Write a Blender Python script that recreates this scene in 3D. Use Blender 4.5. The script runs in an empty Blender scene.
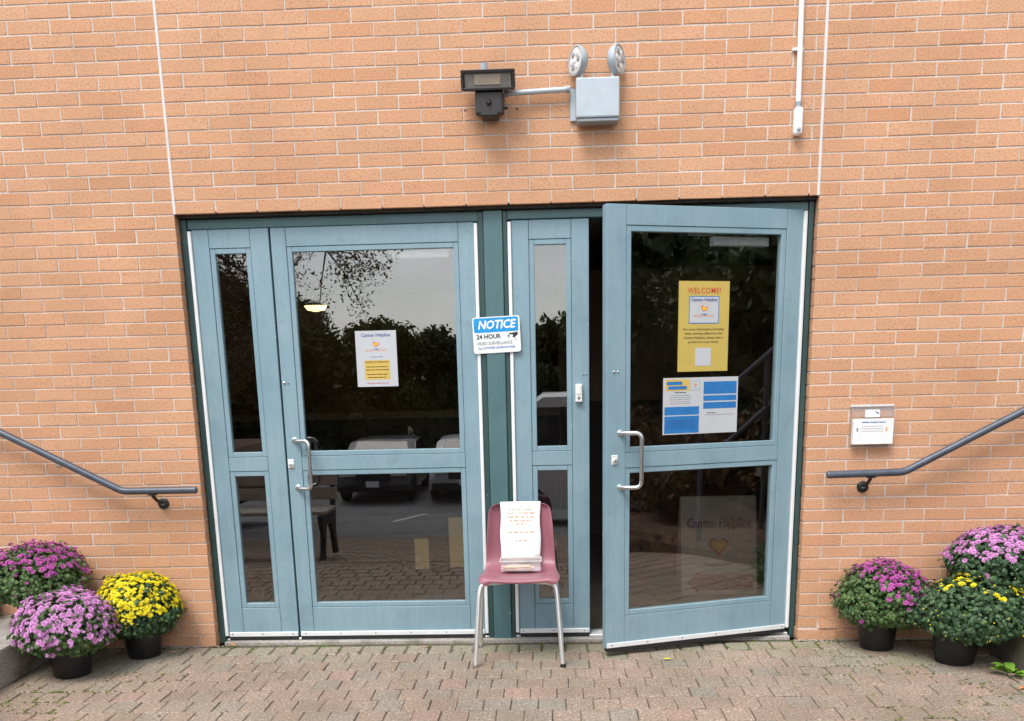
import bpy, bmesh, math, random
from mathutils import Vector, Matrix
R = math.radians
rng = random.Random(7)
scene = bpy.context.scene
C = scene.collection

# ------------------------------------------------------------------ camera
cam_d = bpy.data.cameras.new('camera'); cam = bpy.data.objects.new('camera', cam_d); C.objects.link(cam)
scene.camera = cam
CX, CY, CZ = 0.2563, -4.8632, 1.3992
YAW, PITCH, ROLL = -0.04194, 0.23467, -0.02274
fw = Vector((math.sin(YAW)*math.cos(PITCH), math.cos(YAW)*math.cos(PITCH), -math.sin(PITCH)))
rt = Vector((math.cos(YAW), -math.sin(YAW), 0)); up = rt.cross(fw)
r2 = rt*math.cos(ROLL) + up*math.sin(ROLL); u2 = up*math.cos(ROLL) - rt*math.sin(ROLL)
m = Matrix((r2, u2, -fw)).transposed().to_4x4(); m.translation = (CX, CY, CZ)
cam.matrix_world = m
cam_d.sensor_width = 36; cam_d.lens = 950.27/1024*36
cam_d.shift_y = (599.83-360.5)/1024
cam_d.clip_start = 0.05; cam_d.clip_end = 2000

# ------------------------------------------------------------------ sky, sun, exposure (overcast)
SUN_EL, SUN_AZ = 58, 205          # azimuth clockwise from +y: the sun is behind the camera, a little left
w = bpy.data.worlds.new('World'); scene.world = w; w.use_nodes = True
nt = w.node_tree; nt.nodes.clear()
sky = nt.nodes.new('ShaderNodeTexSky'); sky.sky_type = 'NISHITA'; sky.sun_disc = False
sky.sun_elevation = R(SUN_EL); sky.sun_rotation = R(SUN_AZ); sky.dust_density = 1.0; sky.air_density = 1.0
hs = nt.nodes.new('ShaderNodeHueSaturation'); hs.inputs['Saturation'].default_value = 0.24
tc = nt.nodes.new('ShaderNodeTexCoord'); mp = nt.nodes.new('ShaderNodeMapping'); mp.inputs['Scale'].default_value = (1, 1, 2.6)
ns = nt.nodes.new('ShaderNodeTexNoise'); ns.inputs['Scale'].default_value = 2.2; ns.inputs['Detail'].default_value = 5
rp = nt.nodes.new('ShaderNodeMapRange'); rp.inputs['From Min'].default_value = .3; rp.inputs['From Max'].default_value = .7
rp.inputs['To Min'].default_value = .74; rp.inputs['To Max'].default_value = 1.16
mx = nt.nodes.new('ShaderNodeMix'); mx.data_type = 'RGBA'; mx.blend_type = 'MULTIPLY'; mx.inputs['Factor'].default_value = 1
bg = nt.nodes.new('ShaderNodeBackground'); bg.inputs['Strength'].default_value = 0.15
ow = nt.nodes.new('ShaderNodeOutputWorld')
L = nt.links.new
L(sky.outputs[0], hs.inputs['Color']); L(tc.outputs['Generated'], mp.inputs[0]); L(mp.outputs[0], ns.inputs['Vector'])
L(ns.outputs['Fac'], rp.inputs['Value']); L(hs.outputs[0], mx.inputs['A']); L(rp.outputs[0], mx.inputs['B'])
L(mx.outputs['Result'], bg.inputs['Color']); L(bg.outputs[0], ow.inputs[0])
sd = bpy.data.lights.new('sun', 'SUN'); sd.energy = 1.2; sd.angle = R(25); sd.color = (1, .97, .93)
so = bpy.data.objects.new('sun', sd); C.objects.link(so)
az = R(SUN_AZ); el = R(SUN_EL)
sdir = Vector((math.sin(az)*math.cos(el), math.cos(az)*math.cos(el), math.sin(el)))
so.rotation_euler = (-sdir).to_track_quat('-Z', 'Y').to_euler(); so.location = sdir*30
scene.view_settings.view_transform = 'Standard'; scene.view_settings.look = 'None'
scene.view_settings.gamma = 1; scene.view_settings.exposure = 1.30
try: scene.view_settings.use_curve_mapping = False
except Exception: pass
scene.render.engine = 'CYCLES'

# ------------------------------------------------------------------ materials
MATS = {}
def nodes(name):
    mt = bpy.data.materials.new(name); mt.use_nodes = True
    t = mt.node_tree; b = t.nodes['Principled BSDF']; MATS[name] = mt
    return mt, t, b
def N(t, typ, **k):
    n = t.nodes.new(typ)
    for a, v in k.items():
        if a in n.inputs: n.inputs[a].default_value = v
        else: setattr(n, a, v)
    return n
def ramp(t, fac, stops):
    r = t.nodes.new('ShaderNodeValToRGB'); e = r.color_ramp.elements
    while len(e) > 1: e.remove(e[-1])
    e[0].position = stops[0][0]; e[0].color = (*stops[0][1], 1)
    for p, c in stops[1:]:
        x = e.new(p); x.color = (*c, 1)
    t.links.new(fac, r.inputs['Fac']); return r.outputs['Color']
def noise(t, scale, detail=4, rough=.55, vec=None, coord='Object', stretch=None):
    tcn = t.nodes.new('ShaderNodeTexCoord'); o = tcn.outputs[coord]
    if vec is not None: o = vec
    if stretch:
        mpn = t.nodes.new('ShaderNodeMapping'); mpn.inputs['Scale'].default_value = stretch; t.links.new(o, mpn.inputs[0]); o = mpn.outputs[0]
    n = N(t, 'ShaderNodeTexNoise'); n.inputs['Scale'].default_value = scale; n.inputs['Detail'].default_value = detail; n.inputs['Roughness'].default_value = rough
    t.links.new(o, n.inputs['Vector']); return n.outputs['Fac']
def mul(t, a, b, fac=1.0, mode='MULTIPLY'):
    n = t.nodes.new('ShaderNodeMix'); n.data_type = 'RGBA'; n.blend_type = mode
    for s, v in (('A', a), ('B', b)):
        if isinstance(v, tuple): n.inputs[s].default_value = (*v, 1)
        else: t.links.new(v, n.inputs[s])
    if isinstance(fac, (int, float)): n.inputs['Factor'].default_value = fac
    else: t.links.new(fac, n.inputs['Factor'])
    return n.outputs['Result']
def bump(t, b, h, dist=.002, strength=.5):
    n = t.nodes.new('ShaderNodeBump'); n.inputs['Distance'].default_value = dist; n.inputs['Strength'].default_value = strength
    t.links.new(h, n.inputs['Height']); t.links.new(n.outputs[0], b.inputs['Normal'])
def rnd(t):       # a random value for every object and every loose piece
    a = t.nodes.new('ShaderNodeObjectInfo').outputs['Random']; g = t.nodes.new('ShaderNodeNewGeometry').outputs['Random Per Island']
    s = N(t, 'ShaderNodeMath', operation='ADD'); t.links.new(a, s.inputs[0]); t.links.new(g, s.inputs[1])
    f = N(t, 'ShaderNodeMath', operation='FRACT'); t.links.new(s.outputs[0], f.inputs[0]); return f.outputs[0]
def plain(name, col, rough=.5, metal=0, var=.12, scale=30, bmp=0, coat=0):
    mt, t, b = nodes(name)
    n = noise(t, scale)
    c = ramp(t, n, [(.3, tuple(x*(1-var) for x in col)), (.7, tuple(min(1, x*(1+var)) for x in col))])
    t.links.new(c, b.inputs['Base Color']); b.inputs['Roughness'].default_value = rough; b.inputs['Metallic'].default_value = metal
    if coat: b.inputs['Coat Weight'].default_value = coat
    if bmp: bump(t, b, noise(t, scale*4), bmp)
    return mt
def mottled(name, stops, rough=.8, speck=None, speck_scale=300, bscale=120, bdist=.002, dirt=None, objrand=True, vary=.25):
    """stops: colour ramp over the random value of a piece; speck: list of ramp stops multiplied in; dirt: (scale, lo, hi, colour)"""
    mt, t, b = nodes(name)
    c = ramp(t, rnd(t) if objrand else noise(t, 3), stops)
    geo = t.nodes.new('ShaderNodeNewGeometry').outputs['Position']
    v = ramp(t, noise(t, 2.3, 5, vec=geo), [(.25, (1-vary,)*3), (.75, (1+vary*.3,)*3)])
    c = mul(t, c, v)
    if speck: c = mul(t, c, ramp(t, noise(t, speck_scale, 2, .6, vec=geo), speck))
    if dirt:
        f = ramp(t, noise(t, dirt[0], 6, .65, vec=geo), [(dirt[1], (0, 0, 0)), (dirt[2], (1, 1, 1))])
        c = mul(t, c, dirt[3], f, 'MIX')
    t.links.new(c, b.inputs['Base Color']); b.inputs['Roughness'].default_value = rough
    bump(t, b, noise(t, bscale, 5, .7, vec=geo), bdist, .7)
    return mt

mottled('brick', [(0, (.535, .275, .150)), (.05, (.575, .308, .172)), (.35, (.60, .328, .190)), (.6, (.62, .344, .202)), (.88, (.60, .320, .180)), (1, (.56, .288, .156))],
        rough=.88, speck=[(.30, (.55, .45, .38)), (.41, (.92, .90, .88)), (.58, (1, 1, 1)), (.68, (1.13, 1.17, 1.22))], speck_scale=130, bscale=220, bdist=.002, dirt=(1.4, .60, .85, (.47, .25, .14)), vary=.14)
mottled('mortar', [(0, (.66, .60, .55)), (1, (.76, .71, .66))], rough=.9, speck=[(.3, (.75, .73, .7)), (.6, (1, 1, 1))], speck_scale=150, bdist=.003, dirt=(1.5, .47, .70, (.46, .345, .27)), objrand=False, vary=.2)
mottled('paver', [(0, (0.274, 0.204, 0.153)), (.2, (0.302, 0.223, 0.169)), (.4, (0.317, 0.237, 0.180)), (.55, (0.298, 0.228, 0.173)), (.72, (0.283, 0.228, 0.176)), (.82, (0.259, 0.228, 0.184)), (.9, (0.307, 0.223, 0.171)), (1, (0.331, 0.228, 0.176))],
        rough=.9, speck=[(.28, (.44, .42, .41)), (.42, (.92, .92, .92)), (.56, (1.02, 1.02, 1.02)), (.68, (1.85, 1.88, 1.9))], speck_scale=95, bscale=160, bdist=.003, dirt=(1.6, .50, .85, (.185, .16, .105)), vary=.28)
mottled('paver_green', [(0, (.235, .215, .160)), (.5, (.27, .235, .175)), (1, (.295, .240, .185))], rough=.9,
        speck=[(.28, (.48, .48, .46)), (.44, (.94, .94, .94)), (.7, (1.7, 1.7, 1.7))], speck_scale=95, bdist=.003, dirt=(2.2, .46, .80, (.17, .165, .085)), vary=.3)
mottled('joint_sand', [(0, (.10, .078, .056)), (1, (.14, .112, .084))], rough=1, speck=[(.3, (.5, .5, .5)), (.7, (1.4, 1.4, 1.4))], speck_scale=200, objrand=False, dirt=(2.5, .5, .65, (.06, .10, .015)))
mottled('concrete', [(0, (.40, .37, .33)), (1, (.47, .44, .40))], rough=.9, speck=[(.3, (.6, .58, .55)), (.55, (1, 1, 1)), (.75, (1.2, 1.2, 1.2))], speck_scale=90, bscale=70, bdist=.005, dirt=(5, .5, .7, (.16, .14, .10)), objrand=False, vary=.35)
mottled('concrete_darkened', [(0, (.13, .115, .095)), (1, (.17, .15, .125))], rough=.9, speck=[(.3, (.6, .58, .55)), (.75, (1.2, 1.2, 1.2))], speck_scale=90, bscale=70, bdist=.005, dirt=(4, .5, .7, (.07, .07, .035)), objrand=False, vary=.35)  # darker copy of concrete, toned down to dim its reflection in the open door
mottled('asphalt', [(0, (.12, .12, .125)), (1, (.15, .15, .155))], rough=.85, speck=[(.3, (.6, .6, .6)), (.7, (1.5, 1.5, 1.5))], speck_scale=60, objrand=False, dirt=(.5, .5, .7, (.06, .06, .065)))
mottled('soil', [(0, (.06, .07, .03)), (1, (.09, .09, .045))], rough=1, speck=[(.3, (.5, .5, .5)), (.7, (1.5, 1.5, 1.4))], speck_scale=25, objrand=False)
mottled('mulch', [(0, (.075, .042, .028)), (1, (.11, .06, .038))], rough=1, speck=[(.35, (.3, .3, .3)), (.65, (1.9, 1.8, 1.6))], speck_scale=16, objrand=False)

def paint(name, col, fade, dark, rough=.45):
    mt, t, b = nodes(name)
    geo = t.nodes.new('ShaderNodeNewGeometry').outputs['Position']
    n1 = noise(t, 3.0, 6, .6, vec=geo); n2 = noise(t, 1.0, 6, .7, vec=geo, stretch=(55, 55, 4)); n3 = noise(t, 60, 4, .7, vec=geo)
    c = ramp(t, n1, [(.3, col), (.7, fade)])
    c = mul(t, c, ramp(t, n2, [(.3, (.94, .94, .94)), (.6, (1.03, 1.03, 1.03))]))
    f = ramp(t, n3, [(.63, (0, 0, 0)), (.72, (1, 1, 1))])
    c = mul(t, c, dark, mul(t, f, (.4, .4, .4)), 'MIX')
    f2 = ramp(t, noise(t, 42, 3, .7, vec=geo), [(.70, (0, 0, 0)), (.735, (1, 1, 1))])
    c = mul(t, c, (.55, .60, .62), mul(t, f2, (.55, .55, .55)), 'MIX')
    f3 = ramp(t, noise(t, 7, 6, .72, vec=geo), [(.54, (0, 0, 0)), (.78, (1, 1, 1))])
    c = mul(t, c, tuple(x*.72 for x in col), mul(t, f3, (.6, .6, .6)), 'MIX')
    t.links.new(c, b.inputs['Base Color'])
    rr = ramp(t, n1, [(.3, (rough-.08,)*3), (.7, (rough+.15,)*3)]); t.links.new(rr, b.inputs['Roughness'])
    bump(t, b, n2, .0006, .4); return mt
paint('door_paint', (.185, .298, .352), (.232, .342, .392), (.09, .15, .17))
paint('mullion_paint', (.060, .135, .145), (.078, .160, .168), (.025, .06, .06), .4)
paint('frame_paint', (.020, .055, .055), (.030, .072, .070), (.010, .025, .025), .4)
plain('door_gap', (.03, .05, .055), .8)
plain('lintel', (.028, .020, .014), .8, var=.6, scale=25, bmp=.002)
plain('aluminium', (.80, .82, .83), .42, .25, .06, 12)
plain('steel_satin', (.62, .62, .62), .27, 1, .08, 60)
plain('chrome', (.80, .80, .80), .32, .8, .05, 40)
plain('rubber', (.012, .012, .013), .7)
plain('screw', (.10, .10, .10), .5, .6)
plain('sealant', (.64, .60, .58), .7, 0, .08, 10)
plain('white_plastic', (.82, .82, .82), .4, 0, .04, 12)
plain('white_metal', (.76, .78, .78), .4, 0, .05, 14)
plain('grey_metal', (.42, .475, .515), .4, .1, .05, 20)
plain('grey_dark', (.30, .33, .36), .45, .2, .06, 20)
plain('bronze', (.026, .022, .021), .45, .2, .15, 30)
plain('black_plastic', (.012, .012, .013), .45)
plain('pot_plastic', (.010, .010, .012), .42, 0, .3, 40)
plain('rail_paint', (.068, .082, .108), .38, .1, .18, 25, .0006)
plain('lamp_glass', (.62, .62, .60), .15); plain('flood_lens', (.20, .185, .165), .12)
plain('flood_inner', (.34, .28, .22), .3)
plain('chair_shell', (.30, .115, .145), .42, 0, .08, 9, .0006)
plain('paper', (.86, .86, .86), .75, 0, .02, 8)
plain('paper_glass_dim', (.47, .49, .51), .75, 0, .03, 8)  # white paper greyed: dimming by the door glass is put into the colour
plain('paper_yellow_dim', (.50, .375, .085), .7, 0, .04, 8)  # yellow dulled as if seen through the door glass
plain('paper_amber_dim', (.58, .40, .085), .7, 0, .04, 8)  # amber carries the same glass dimming in its colour
plain('ink_blue', (.015, .155, .42), .6); plain('ink_sign_blue', (.0, .27, .62), .4); plain('ink_navy', (.03, .06, .22), .6)
plain('ink_red', (.50, .05, .025), .6); plain('ink_orange', (.78, .25, .03), .6); plain('ink_heart', (.85, .42, .02), .6)
plain('ink_black', (.02, .02, .025), .6); plain('ink_grey', (.22, .22, .24), .6); plain('ink_faded', (.70, .36, .22), .7)
plain('peach', (.84, .50, .30), .8)
plain('car_dark', (.035, .037, .042), .3, .3, .05, 5, coat=.5); plain('car_silver', (.45, .46, .48), .3, .4, .05, 5, coat=.5); plain('car_red', (.30, .02, .02), .3, .1, .05, 5, coat=.5)
plain('van_white', (.74, .75, .77), .35, 0, .04, 4, coat=.4); plain('car_glass', (.012, .014, .017), .08); plain('tyre', (.015, .015, .015), .8); plain('head_lens', (.6, .62, .64), .12)
plain('bench_wood', (.36, .335, .30), .8, 0, .25, 12, .002); plain('iron', (.012, .012, .013), .55)
plain('bark', (.075, .052, .038), .95, 0, .4, 14, .02)
plain('road_paint', (.62, .62, .60), .8, 0, .15, 9)
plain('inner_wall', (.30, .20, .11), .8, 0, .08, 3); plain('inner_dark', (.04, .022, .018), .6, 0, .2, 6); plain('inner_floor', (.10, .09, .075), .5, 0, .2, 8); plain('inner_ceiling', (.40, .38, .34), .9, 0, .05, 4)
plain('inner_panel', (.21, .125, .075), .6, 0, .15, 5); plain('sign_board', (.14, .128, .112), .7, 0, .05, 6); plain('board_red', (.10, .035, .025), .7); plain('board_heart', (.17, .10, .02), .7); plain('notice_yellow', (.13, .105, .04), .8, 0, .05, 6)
def leafmat(name, a, b_, c_, rough=.6, trans=.25):
    mt, t, b = nodes(name)
    t.links.new(ramp(t, rnd(t), [(0, a), (.5, b_), (1, c_)]), b.inputs['Base Color']); b.inputs['Roughness'].default_value = rough
    if trans:
        tr = N(t, 'ShaderNodeBsdfTranslucent'); tr.inputs['Color'].default_value = (*b_, 1)
        ms = N(t, 'ShaderNodeMixShader'); ms.inputs[0].default_value = trans
        o = t.nodes['Material Output']; t.links.new(b.outputs[0], ms.inputs[1]); t.links.new(tr.outputs[0], ms.inputs[2]); t.links.new(ms.outputs[0], o.inputs[0])
    return mt
leafmat('mum_leaf', (.036, .080, .022), (.075, .145, .040), (.140, .215, .072))
leafmat('mum_leaf_dark', (.024, .062, .024), (.050, .112, .044), (.100, .180, .074))
leafmat('tree_leaf', (.045, .058, .018), (.080, .092, .028), (.120, .105, .035))
leafmat('tree_leaf_dark', (.030, .046, .018), (.055, .078, .028), (.090, .108, .040))
leafmat('autumn_leaf', (.060, .050, .016), (.110, .068, .022), (.150, .062, .022))
leafmat('moss', (.07, .085, .018), (.105, .125, .022), (.17, .21, .03), .9, .1)
leafmat('weed_leaf', (.16, .34, .03), (.21, .42, .04), (.28, .48, .06))
leafmat('petal_lilac', (.56, .20, .50), (.66, .30, .60), (.74, .42, .69), .6, .2)
leafmat('petal_magenta', (.42, .050, .29), (.52, .095, .40), (.60, .17, .49), .6, .2)
leafmat('petal_pink', (.56, .19, .50), (.66, .30, .60), (.72, .40, .66), .6, .2)
leafmat('petal_yellow', (.82, .66, .005), (.86, .74, .01), (.88, .78, .03), .6, .2)
leafmat('bud', (.25, .30, .08), (.32, .30, .10), (.40, .24, .16), .6, .1)
leafmat('dry_leaf', (.42, .16, .05), (.48, .21, .08), (.55, .26, .10), .8, .1)
leafmat('yellow_leaf', (.75, .60, .02), (.75, .60, .02), (.78, .66, .05), .8, .1)
# glass
def glass(name, tint, ior):
    mt = bpy.data.materials.new(name); mt.use_nodes = True; t = mt.node_tree; t.nodes.clear(); MATS[name] = mt
    tr = N(t, 'ShaderNodeBsdfTransparent'); tr.inputs[0].default_value = (*tint, 1)
    gl = N(t, 'ShaderNodeBsdfGlossy'); gl.inputs['Roughness'].default_value = 0.0; gl.inputs['Color'].default_value = (1, 1, 1, 1)
    lw = N(t, 'ShaderNodeLayerWeight'); lw.inputs['Blend'].default_value = .5
    pw = N(t, 'ShaderNodeMath', operation='POWER'); t.links.new(lw.outputs['Facing'], pw.inputs[0]); pw.inputs[1].default_value = 4
    fr = N(t, 'ShaderNodeMath', operation='MULTIPLY_ADD'); t.links.new(pw.outputs[0], fr.inputs[0]); fr.inputs[1].default_value = .8; fr.inputs[2].default_value = ((ior-1)/(ior+1))**2
    geo = t.nodes.new('ShaderNodeNewGeometry').outputs['Position']
    bp = N(t, 'ShaderNodeBump'); bp.inputs['Distance'].default_value = .0008; bp.inputs['Strength'].default_value = .25
    t.links.new(noise(t, 3.5, 1, vec=geo), bp.inputs['Height']); t.links.new(bp.outputs[0], gl.inputs['Normal'])
    ms = N(t, 'ShaderNodeMixShader'); o = N(t, 'ShaderNodeOutputMaterial')
    t.links.new(fr.outputs[0], ms.inputs[0]); t.links.new(tr.outputs[0], ms.inputs[1]); t.links.new(gl.outputs[0], ms.inputs[2]); t.links.new(ms.outputs[0], o.inputs[0])
glass('door_glass', (.93, .92, .90), 1.93)
def clear(name, tint, gloss, haze):
    mt = bpy.data.materials.new(name); mt.use_nodes = True; t = mt.node_tree; t.nodes.clear(); MATS[name] = mt
    tr = N(t, 'ShaderNodeBsdfTransparent'); tr.inputs[0].default_value = (*tint, 1)
    gl = N(t, 'ShaderNodeBsdfGlossy'); gl.inputs['Roughness'].default_value = .05
    df = N(t, 'ShaderNodeBsdfDiffuse'); df.inputs[0].default_value = (.85, .85, .87, 1)
    m1 = N(t, 'ShaderNodeMixShader'); m1.inputs[0].default_value = gloss; m2 = N(t, 'ShaderNodeMixShader'); o = N(t, 'ShaderNodeOutputMaterial')
    f = ramp(t, noise(t, 25), [(.3, (haze*.6,)*3), (.7, (haze*1.4,)*3)]); t.links.new(f, m2.inputs[0])
    t.links.new(tr.outputs[0], m1.inputs[1]); t.links.new(gl.outputs[0], m1.inputs[2]); t.links.new(m1.outputs[0], m2.inputs[1]); t.links.new(df.outputs[0], m2.inputs[2]); t.links.new(m2.outputs[0], o.inputs[0])
clear('acrylic', (.99, .99, .99), .03, .03); clear('frosted', (.98, .98, .98), .04, .16)
mt, t, b = nodes('lamp_lit'); b.inputs['Emission Color'].default_value = (1, .74, .30, 1); b.inputs['Emission Strength'].default_value = 1.6; b.inputs['Base Color'].default_value = (.8, .7, .5, 1)

# ------------------------------------------------------------------ mesh helpers
class MB:
    def __init__(s): s.bm = bmesh.new()
    def box(s, x0, x1, y0, y1, z0, z1, bev=0, seg=1, mat=None):
        r = bmesh.ops.create_cube(s.bm, size=1); vs = r['verts']
        for v in vs: v.co = Vector(((x0+x1)/2+v.co.x*(x1-x0), (y0+y1)/2+v.co.y*(y1-y0), (z0+z1)/2+v.co.z*(z1-z0)))
        if bev:
            es = list({e for v in vs for e in v.link_edges})
            r = bmesh.ops.bevel(s.bm, geom=es, offset=bev, segments=seg, affect='EDGES', profile=.6)
            vs = list({v for f in r['faces'] for v in f.verts} | {v for v in vs if v.is_valid})
        if mat is not None:
            for v in vs: v.co = mat @ v.co
        return s
    def tube(s, pts, r, n=12, cap=True):
        pts = [Vector(p) for p in pts]; rs = r if isinstance(r, (list, tuple)) else [r]*len(pts)
        rings = []; ref = None
        for i, p in enumerate(pts):
            d = (pts[min(i+1, len(pts)-1)] - pts[max(i-1, 0)]).normalized()
            if ref is None: ref = Vector((0, 0, 1)) if abs(d.z) < .9 else Vector((1, 0, 0))
            a = (ref - d*ref.dot(d)).normalized(); bb = d.cross(a); ref = a
            rings.append([s.bm.verts.new(p + (a*math.cos(6.28318*k/n) + bb*math.sin(6.28318*k/n))*rs[i]) for k in range(n)])
        for i in range(len(rings)-1):
            for k in range(n):
                s.bm.faces.new((rings[i][k], rings[i][(k+1) % n], rings[i+1][(k+1) % n], rings[i+1][k]))
        if cap:
            s.bm.faces.new(rings[0][::-1]); s.bm.faces.new(rings[-1])
        return s
    def lathe(s, prof, loc=(0, 0, 0), axis=(0, 0, 1), n=24):
        q = Vector((0, 0, 1)).rotation_difference(Vector(axis).normalized()); loc = Vector(loc); rings = []
        for (r, h) in prof:
            rings.append([s.bm.verts.new(loc + q @ Vector((max(r, 1e-5)*math.cos(6.28318*k/n), max(r, 1e-5)*math.sin(6.28318*k/n), h))) for k in range(n)])
        for i in range(len(rings)-1):
            for k in range(n):
                s.bm.faces.new((rings[i][k], rings[i][(k+1) % n], rings[i+1][(k+1) % n], rings[i+1][k]))
        s.bm.faces.new(rings[0][::-1]); s.bm.faces.new(rings[-1]); return s
    def prism(s, pts2, f, depth_vec):
        """closed outline pts2 mapped by f to 3D, extruded by depth_vec"""
        a = [s.bm.verts.new(Vector(f(*p))) for p in pts2]; d = Vector(depth_vec); b2 = [s.bm.verts.new(v.co + d) for v in a]; n = len(a)
        s.bm.faces.new(a); s.bm.faces.new(b2[::-1])
        for i in range(n): s.bm.faces.new((a[i], b2[i], b2[(i+1) % n], a[(i+1) % n]))
        return s
    def mesh(s, name, mat, smooth=False):
        bmesh.ops.recalc_face_normals(s.bm, faces=s.bm.faces)
        me = bpy.data.meshes.new(name); s.bm.to_mesh(me); s.bm.free(); me.materials.append(MATS[mat])
        if smooth:
            for p in me.polygons: p.use_smooth = True
            try: me.set_sharp_from_angle(angle=R(40))
            except Exception: pass
        return me
    def build(s, name, mat, parent=None, smooth=False, world=True):
        return link(name, s.mesh(name, mat, smooth), parent, world)
def link(name, me, parent=None, world=True):
    o = bpy.data.objects.new(name, me); C.objects.link(o)
    if parent: setpar(o, parent, world)
    return o
def chain_loc(p):
    return p.matrix_basis.translation if p.parent is None else p.matrix_basis.translation + chain_loc(p.parent) + p.matrix_parent_inverse.translation
def setpar(o, parent, world=True):
    o.parent = parent
    if world: o.matrix_parent_inverse = Matrix.Translation(-chain_loc(parent))
def tag(o, label, cat=None, group=None, kind=None):
    if label: o['label'] = label
    if cat: o['category'] = cat
    if group: o['group'] = group
    if kind: o['kind'] = kind
    return o
def empty(name, loc, label, cat, group=None):
    o = bpy.data.objects.new(name, None); C.objects.link(o); o.location = loc; o.empty_display_size = .1
    return tag(o, label, cat, group)
def pydata(name, verts, faces, mat, parent=None, world=True, smooth=False):
    me = bpy.data.meshes.new(name); me.from_pydata(verts, [], faces); me.materials.append(MATS[mat]); me.update()
    if smooth:
        for p in me.polygons: p.use_smooth = True
    return link(name, me, parent, world)
def text(s, size, mat, parent, x, y, z, name='lettering', width=None, align='CENTER', bold=0, shear=0, depth=.0004, world=True, rotz=0, tilt=0, space=1.0):
    """text lying in the xz plane facing -y with the front at y"""
    cu = bpy.data.curves.new('t', 'FONT'); cu.body = s; cu.size = size; cu.align_x = align; cu.align_y = 'CENTER'; cu.shear = shear; cu.offset = bold; cu.space_character = space; cu.extrude = depth/2; cu.resolution_u = 2
    ob = bpy.data.objects.new('t', cu); C.objects.link(ob); bpy.context.view_layer.update()
    me = bpy.data.meshes.new_from_object(ob.evaluated_get(bpy.context.evaluated_depsgraph_get())); bpy.data.objects.remove(ob); bpy.data.curves.remove(cu)
    xs = [v.co.x for v in me.vertices]; k = 1
    if width: k = width/(max(xs)-min(xs))
    ct, st = math.cos(tilt), math.sin(tilt)
    for v in me.vertices:
        a, b_, c_ = v.co.x*k, v.co.y, v.co.z; v.co = (a*ct - b_*st, -c_, a*st + b_*ct)
    me.name = name; me.materials.append(MATS[mat])
    o = bpy.data.objects.new(name, me); C.objects.link(o); o.location = (x, y - depth/2, z)
    setpar(o, parent, world); return o
def greek(parent, mat, x0, x1, z, y, h=.004, name='print_line', world=True, seed=0, tilt=0, word=(.5, 1.6)):
    """an unreadable printed line: a row of word-sized strokes"""
    g = random.Random(seed); mb = MB(); x = x0
    while x < x1 - h:
        wd = min(h*g.uniform(1.6, 6)*word[1], x1-x); mb.box(x, x+wd, y-.0003, y, z-h/2+(x-x0)*tilt, z+h/2+(x-x0)*tilt); x += wd + h*.8
    return mb.build(name, mat, parent, world=world)
def heart_outline(k, n=28):
    o = []
    for i in range(n):
        a = 6.28318*i/n; o.append((k*16*math.sin(a)**3/16, k*(13*math.cos(a)-5*math.cos(2*a)-2*math.cos(3*a)-math.cos(4*a))/16))
    return o
def logo(parent, cx, cz, y, k, world=True):
    """heart with a red edge, short rays and a blue wave under it"""
    tl = .30
    def f(off): return lambda a, b_: (cx + a*math.cos(tl)+b_*math.sin(tl), y-off, cz - a*math.sin(tl)+b_*math.cos(tl))
    MB().prism(heart_outline(k), f(0), (0, -.0003, 0)).build('heart_edge', 'ink_red', parent, world=world)
    MB().prism(heart_outline(k*.78), f(.0004), (0, -.0003, 0)).build('heart', 'ink_heart', parent, world=world)
    mb = MB()
    for i in range(9):
        a = R(200 - 220*i/8); r0, r1 = k*1.45, k*1.85
        p0 = Vector((cx+math.cos(a)*r0, y, cz+math.sin(a)*r0)); p1 = Vector((cx+math.cos(a)*r1, y, cz+math.sin(a)*r1))
        d = (p1-p0).normalized(); nn = Vector((-d.z, 0, d.x))*k*.07
        v = [mb.bm.verts.new(q) for q in (p0-nn, p1-nn, p1+nn, p0+nn)]; mb.bm.faces.new(v)
    r = bmesh.ops.extrude_face_region(mb.bm, geom=mb.bm.faces[:]); bmesh.ops.translate(mb.bm, verts=[e for e in r['geom'] if isinstance(e, bmesh.types.BMVert)], vec=(0, -.0003, 0))
    mb.build('rays', 'ink_orange', parent, world=world)
    wv = [(-1.3*k, -1.45*k), (-.5*k, -1.55*k), (.2*k, -1.42*k), (1.3*k, -1.5*k), (.6*k, -1.75*k), (.1*k, -1.95*k), (-.5*k, -1.78*k)]
    MB().prism(wv, lambda a, b_: (cx+a, y, cz+b_), (0, -.0003, 0)).build('wave', 'ink_blue', parent, world=world)

# ------------------------------------------------------------------ setting: ground, car park
def gz(y):
    if y > -1.6: return 0.0
    if y > -16: return -(-1.6-y)*.112 * min(1, (-1.6-y)/1.2)
    return -14.4*.112
def sheet(name, xs, ys, dz, mat):
    vs = [(x, y, gz(y)+dz) for y in ys for x in xs]; n = len(xs); fs = []
    for j in range(len(ys)-1):
        for i in range(n-1): fs.append((j*n+i, j*n+i+1, (j+1)*n+i+1, (j+1)*n+i))
    return pydata(name, vs, fs, mat)
YS = [-400, -200, -100, -60, -40, -30, -24, -16.2, -16, -14, -10, -7, -6.5, -5.5, -4.6, -4, -3.4, -3, -2.8, -2.4, -2, -1.6, -1, 0]
tag(sheet('ground', [-400, -100, -30, -12, 0, 12, 30, 100, 400], YS + [.3, 60, 400], -.07, 'soil'), None, kind='structure')
tag(sheet('car_park', [-30, 30], [y for y in YS if -24 <= y <= -6.4], -.012, 'asphalt'), None, kind='structure')
PD, PW = .1425, .1185
X0P, X1P = -34, 34
tag(sheet('pavement', [-4.2, 4.1], [y for y in YS if y >= -6.6][:-1] + [.02], -.008, 'joint_sand'), None, kind='structure')
pav = bpy.data.objects['pavement']
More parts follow.
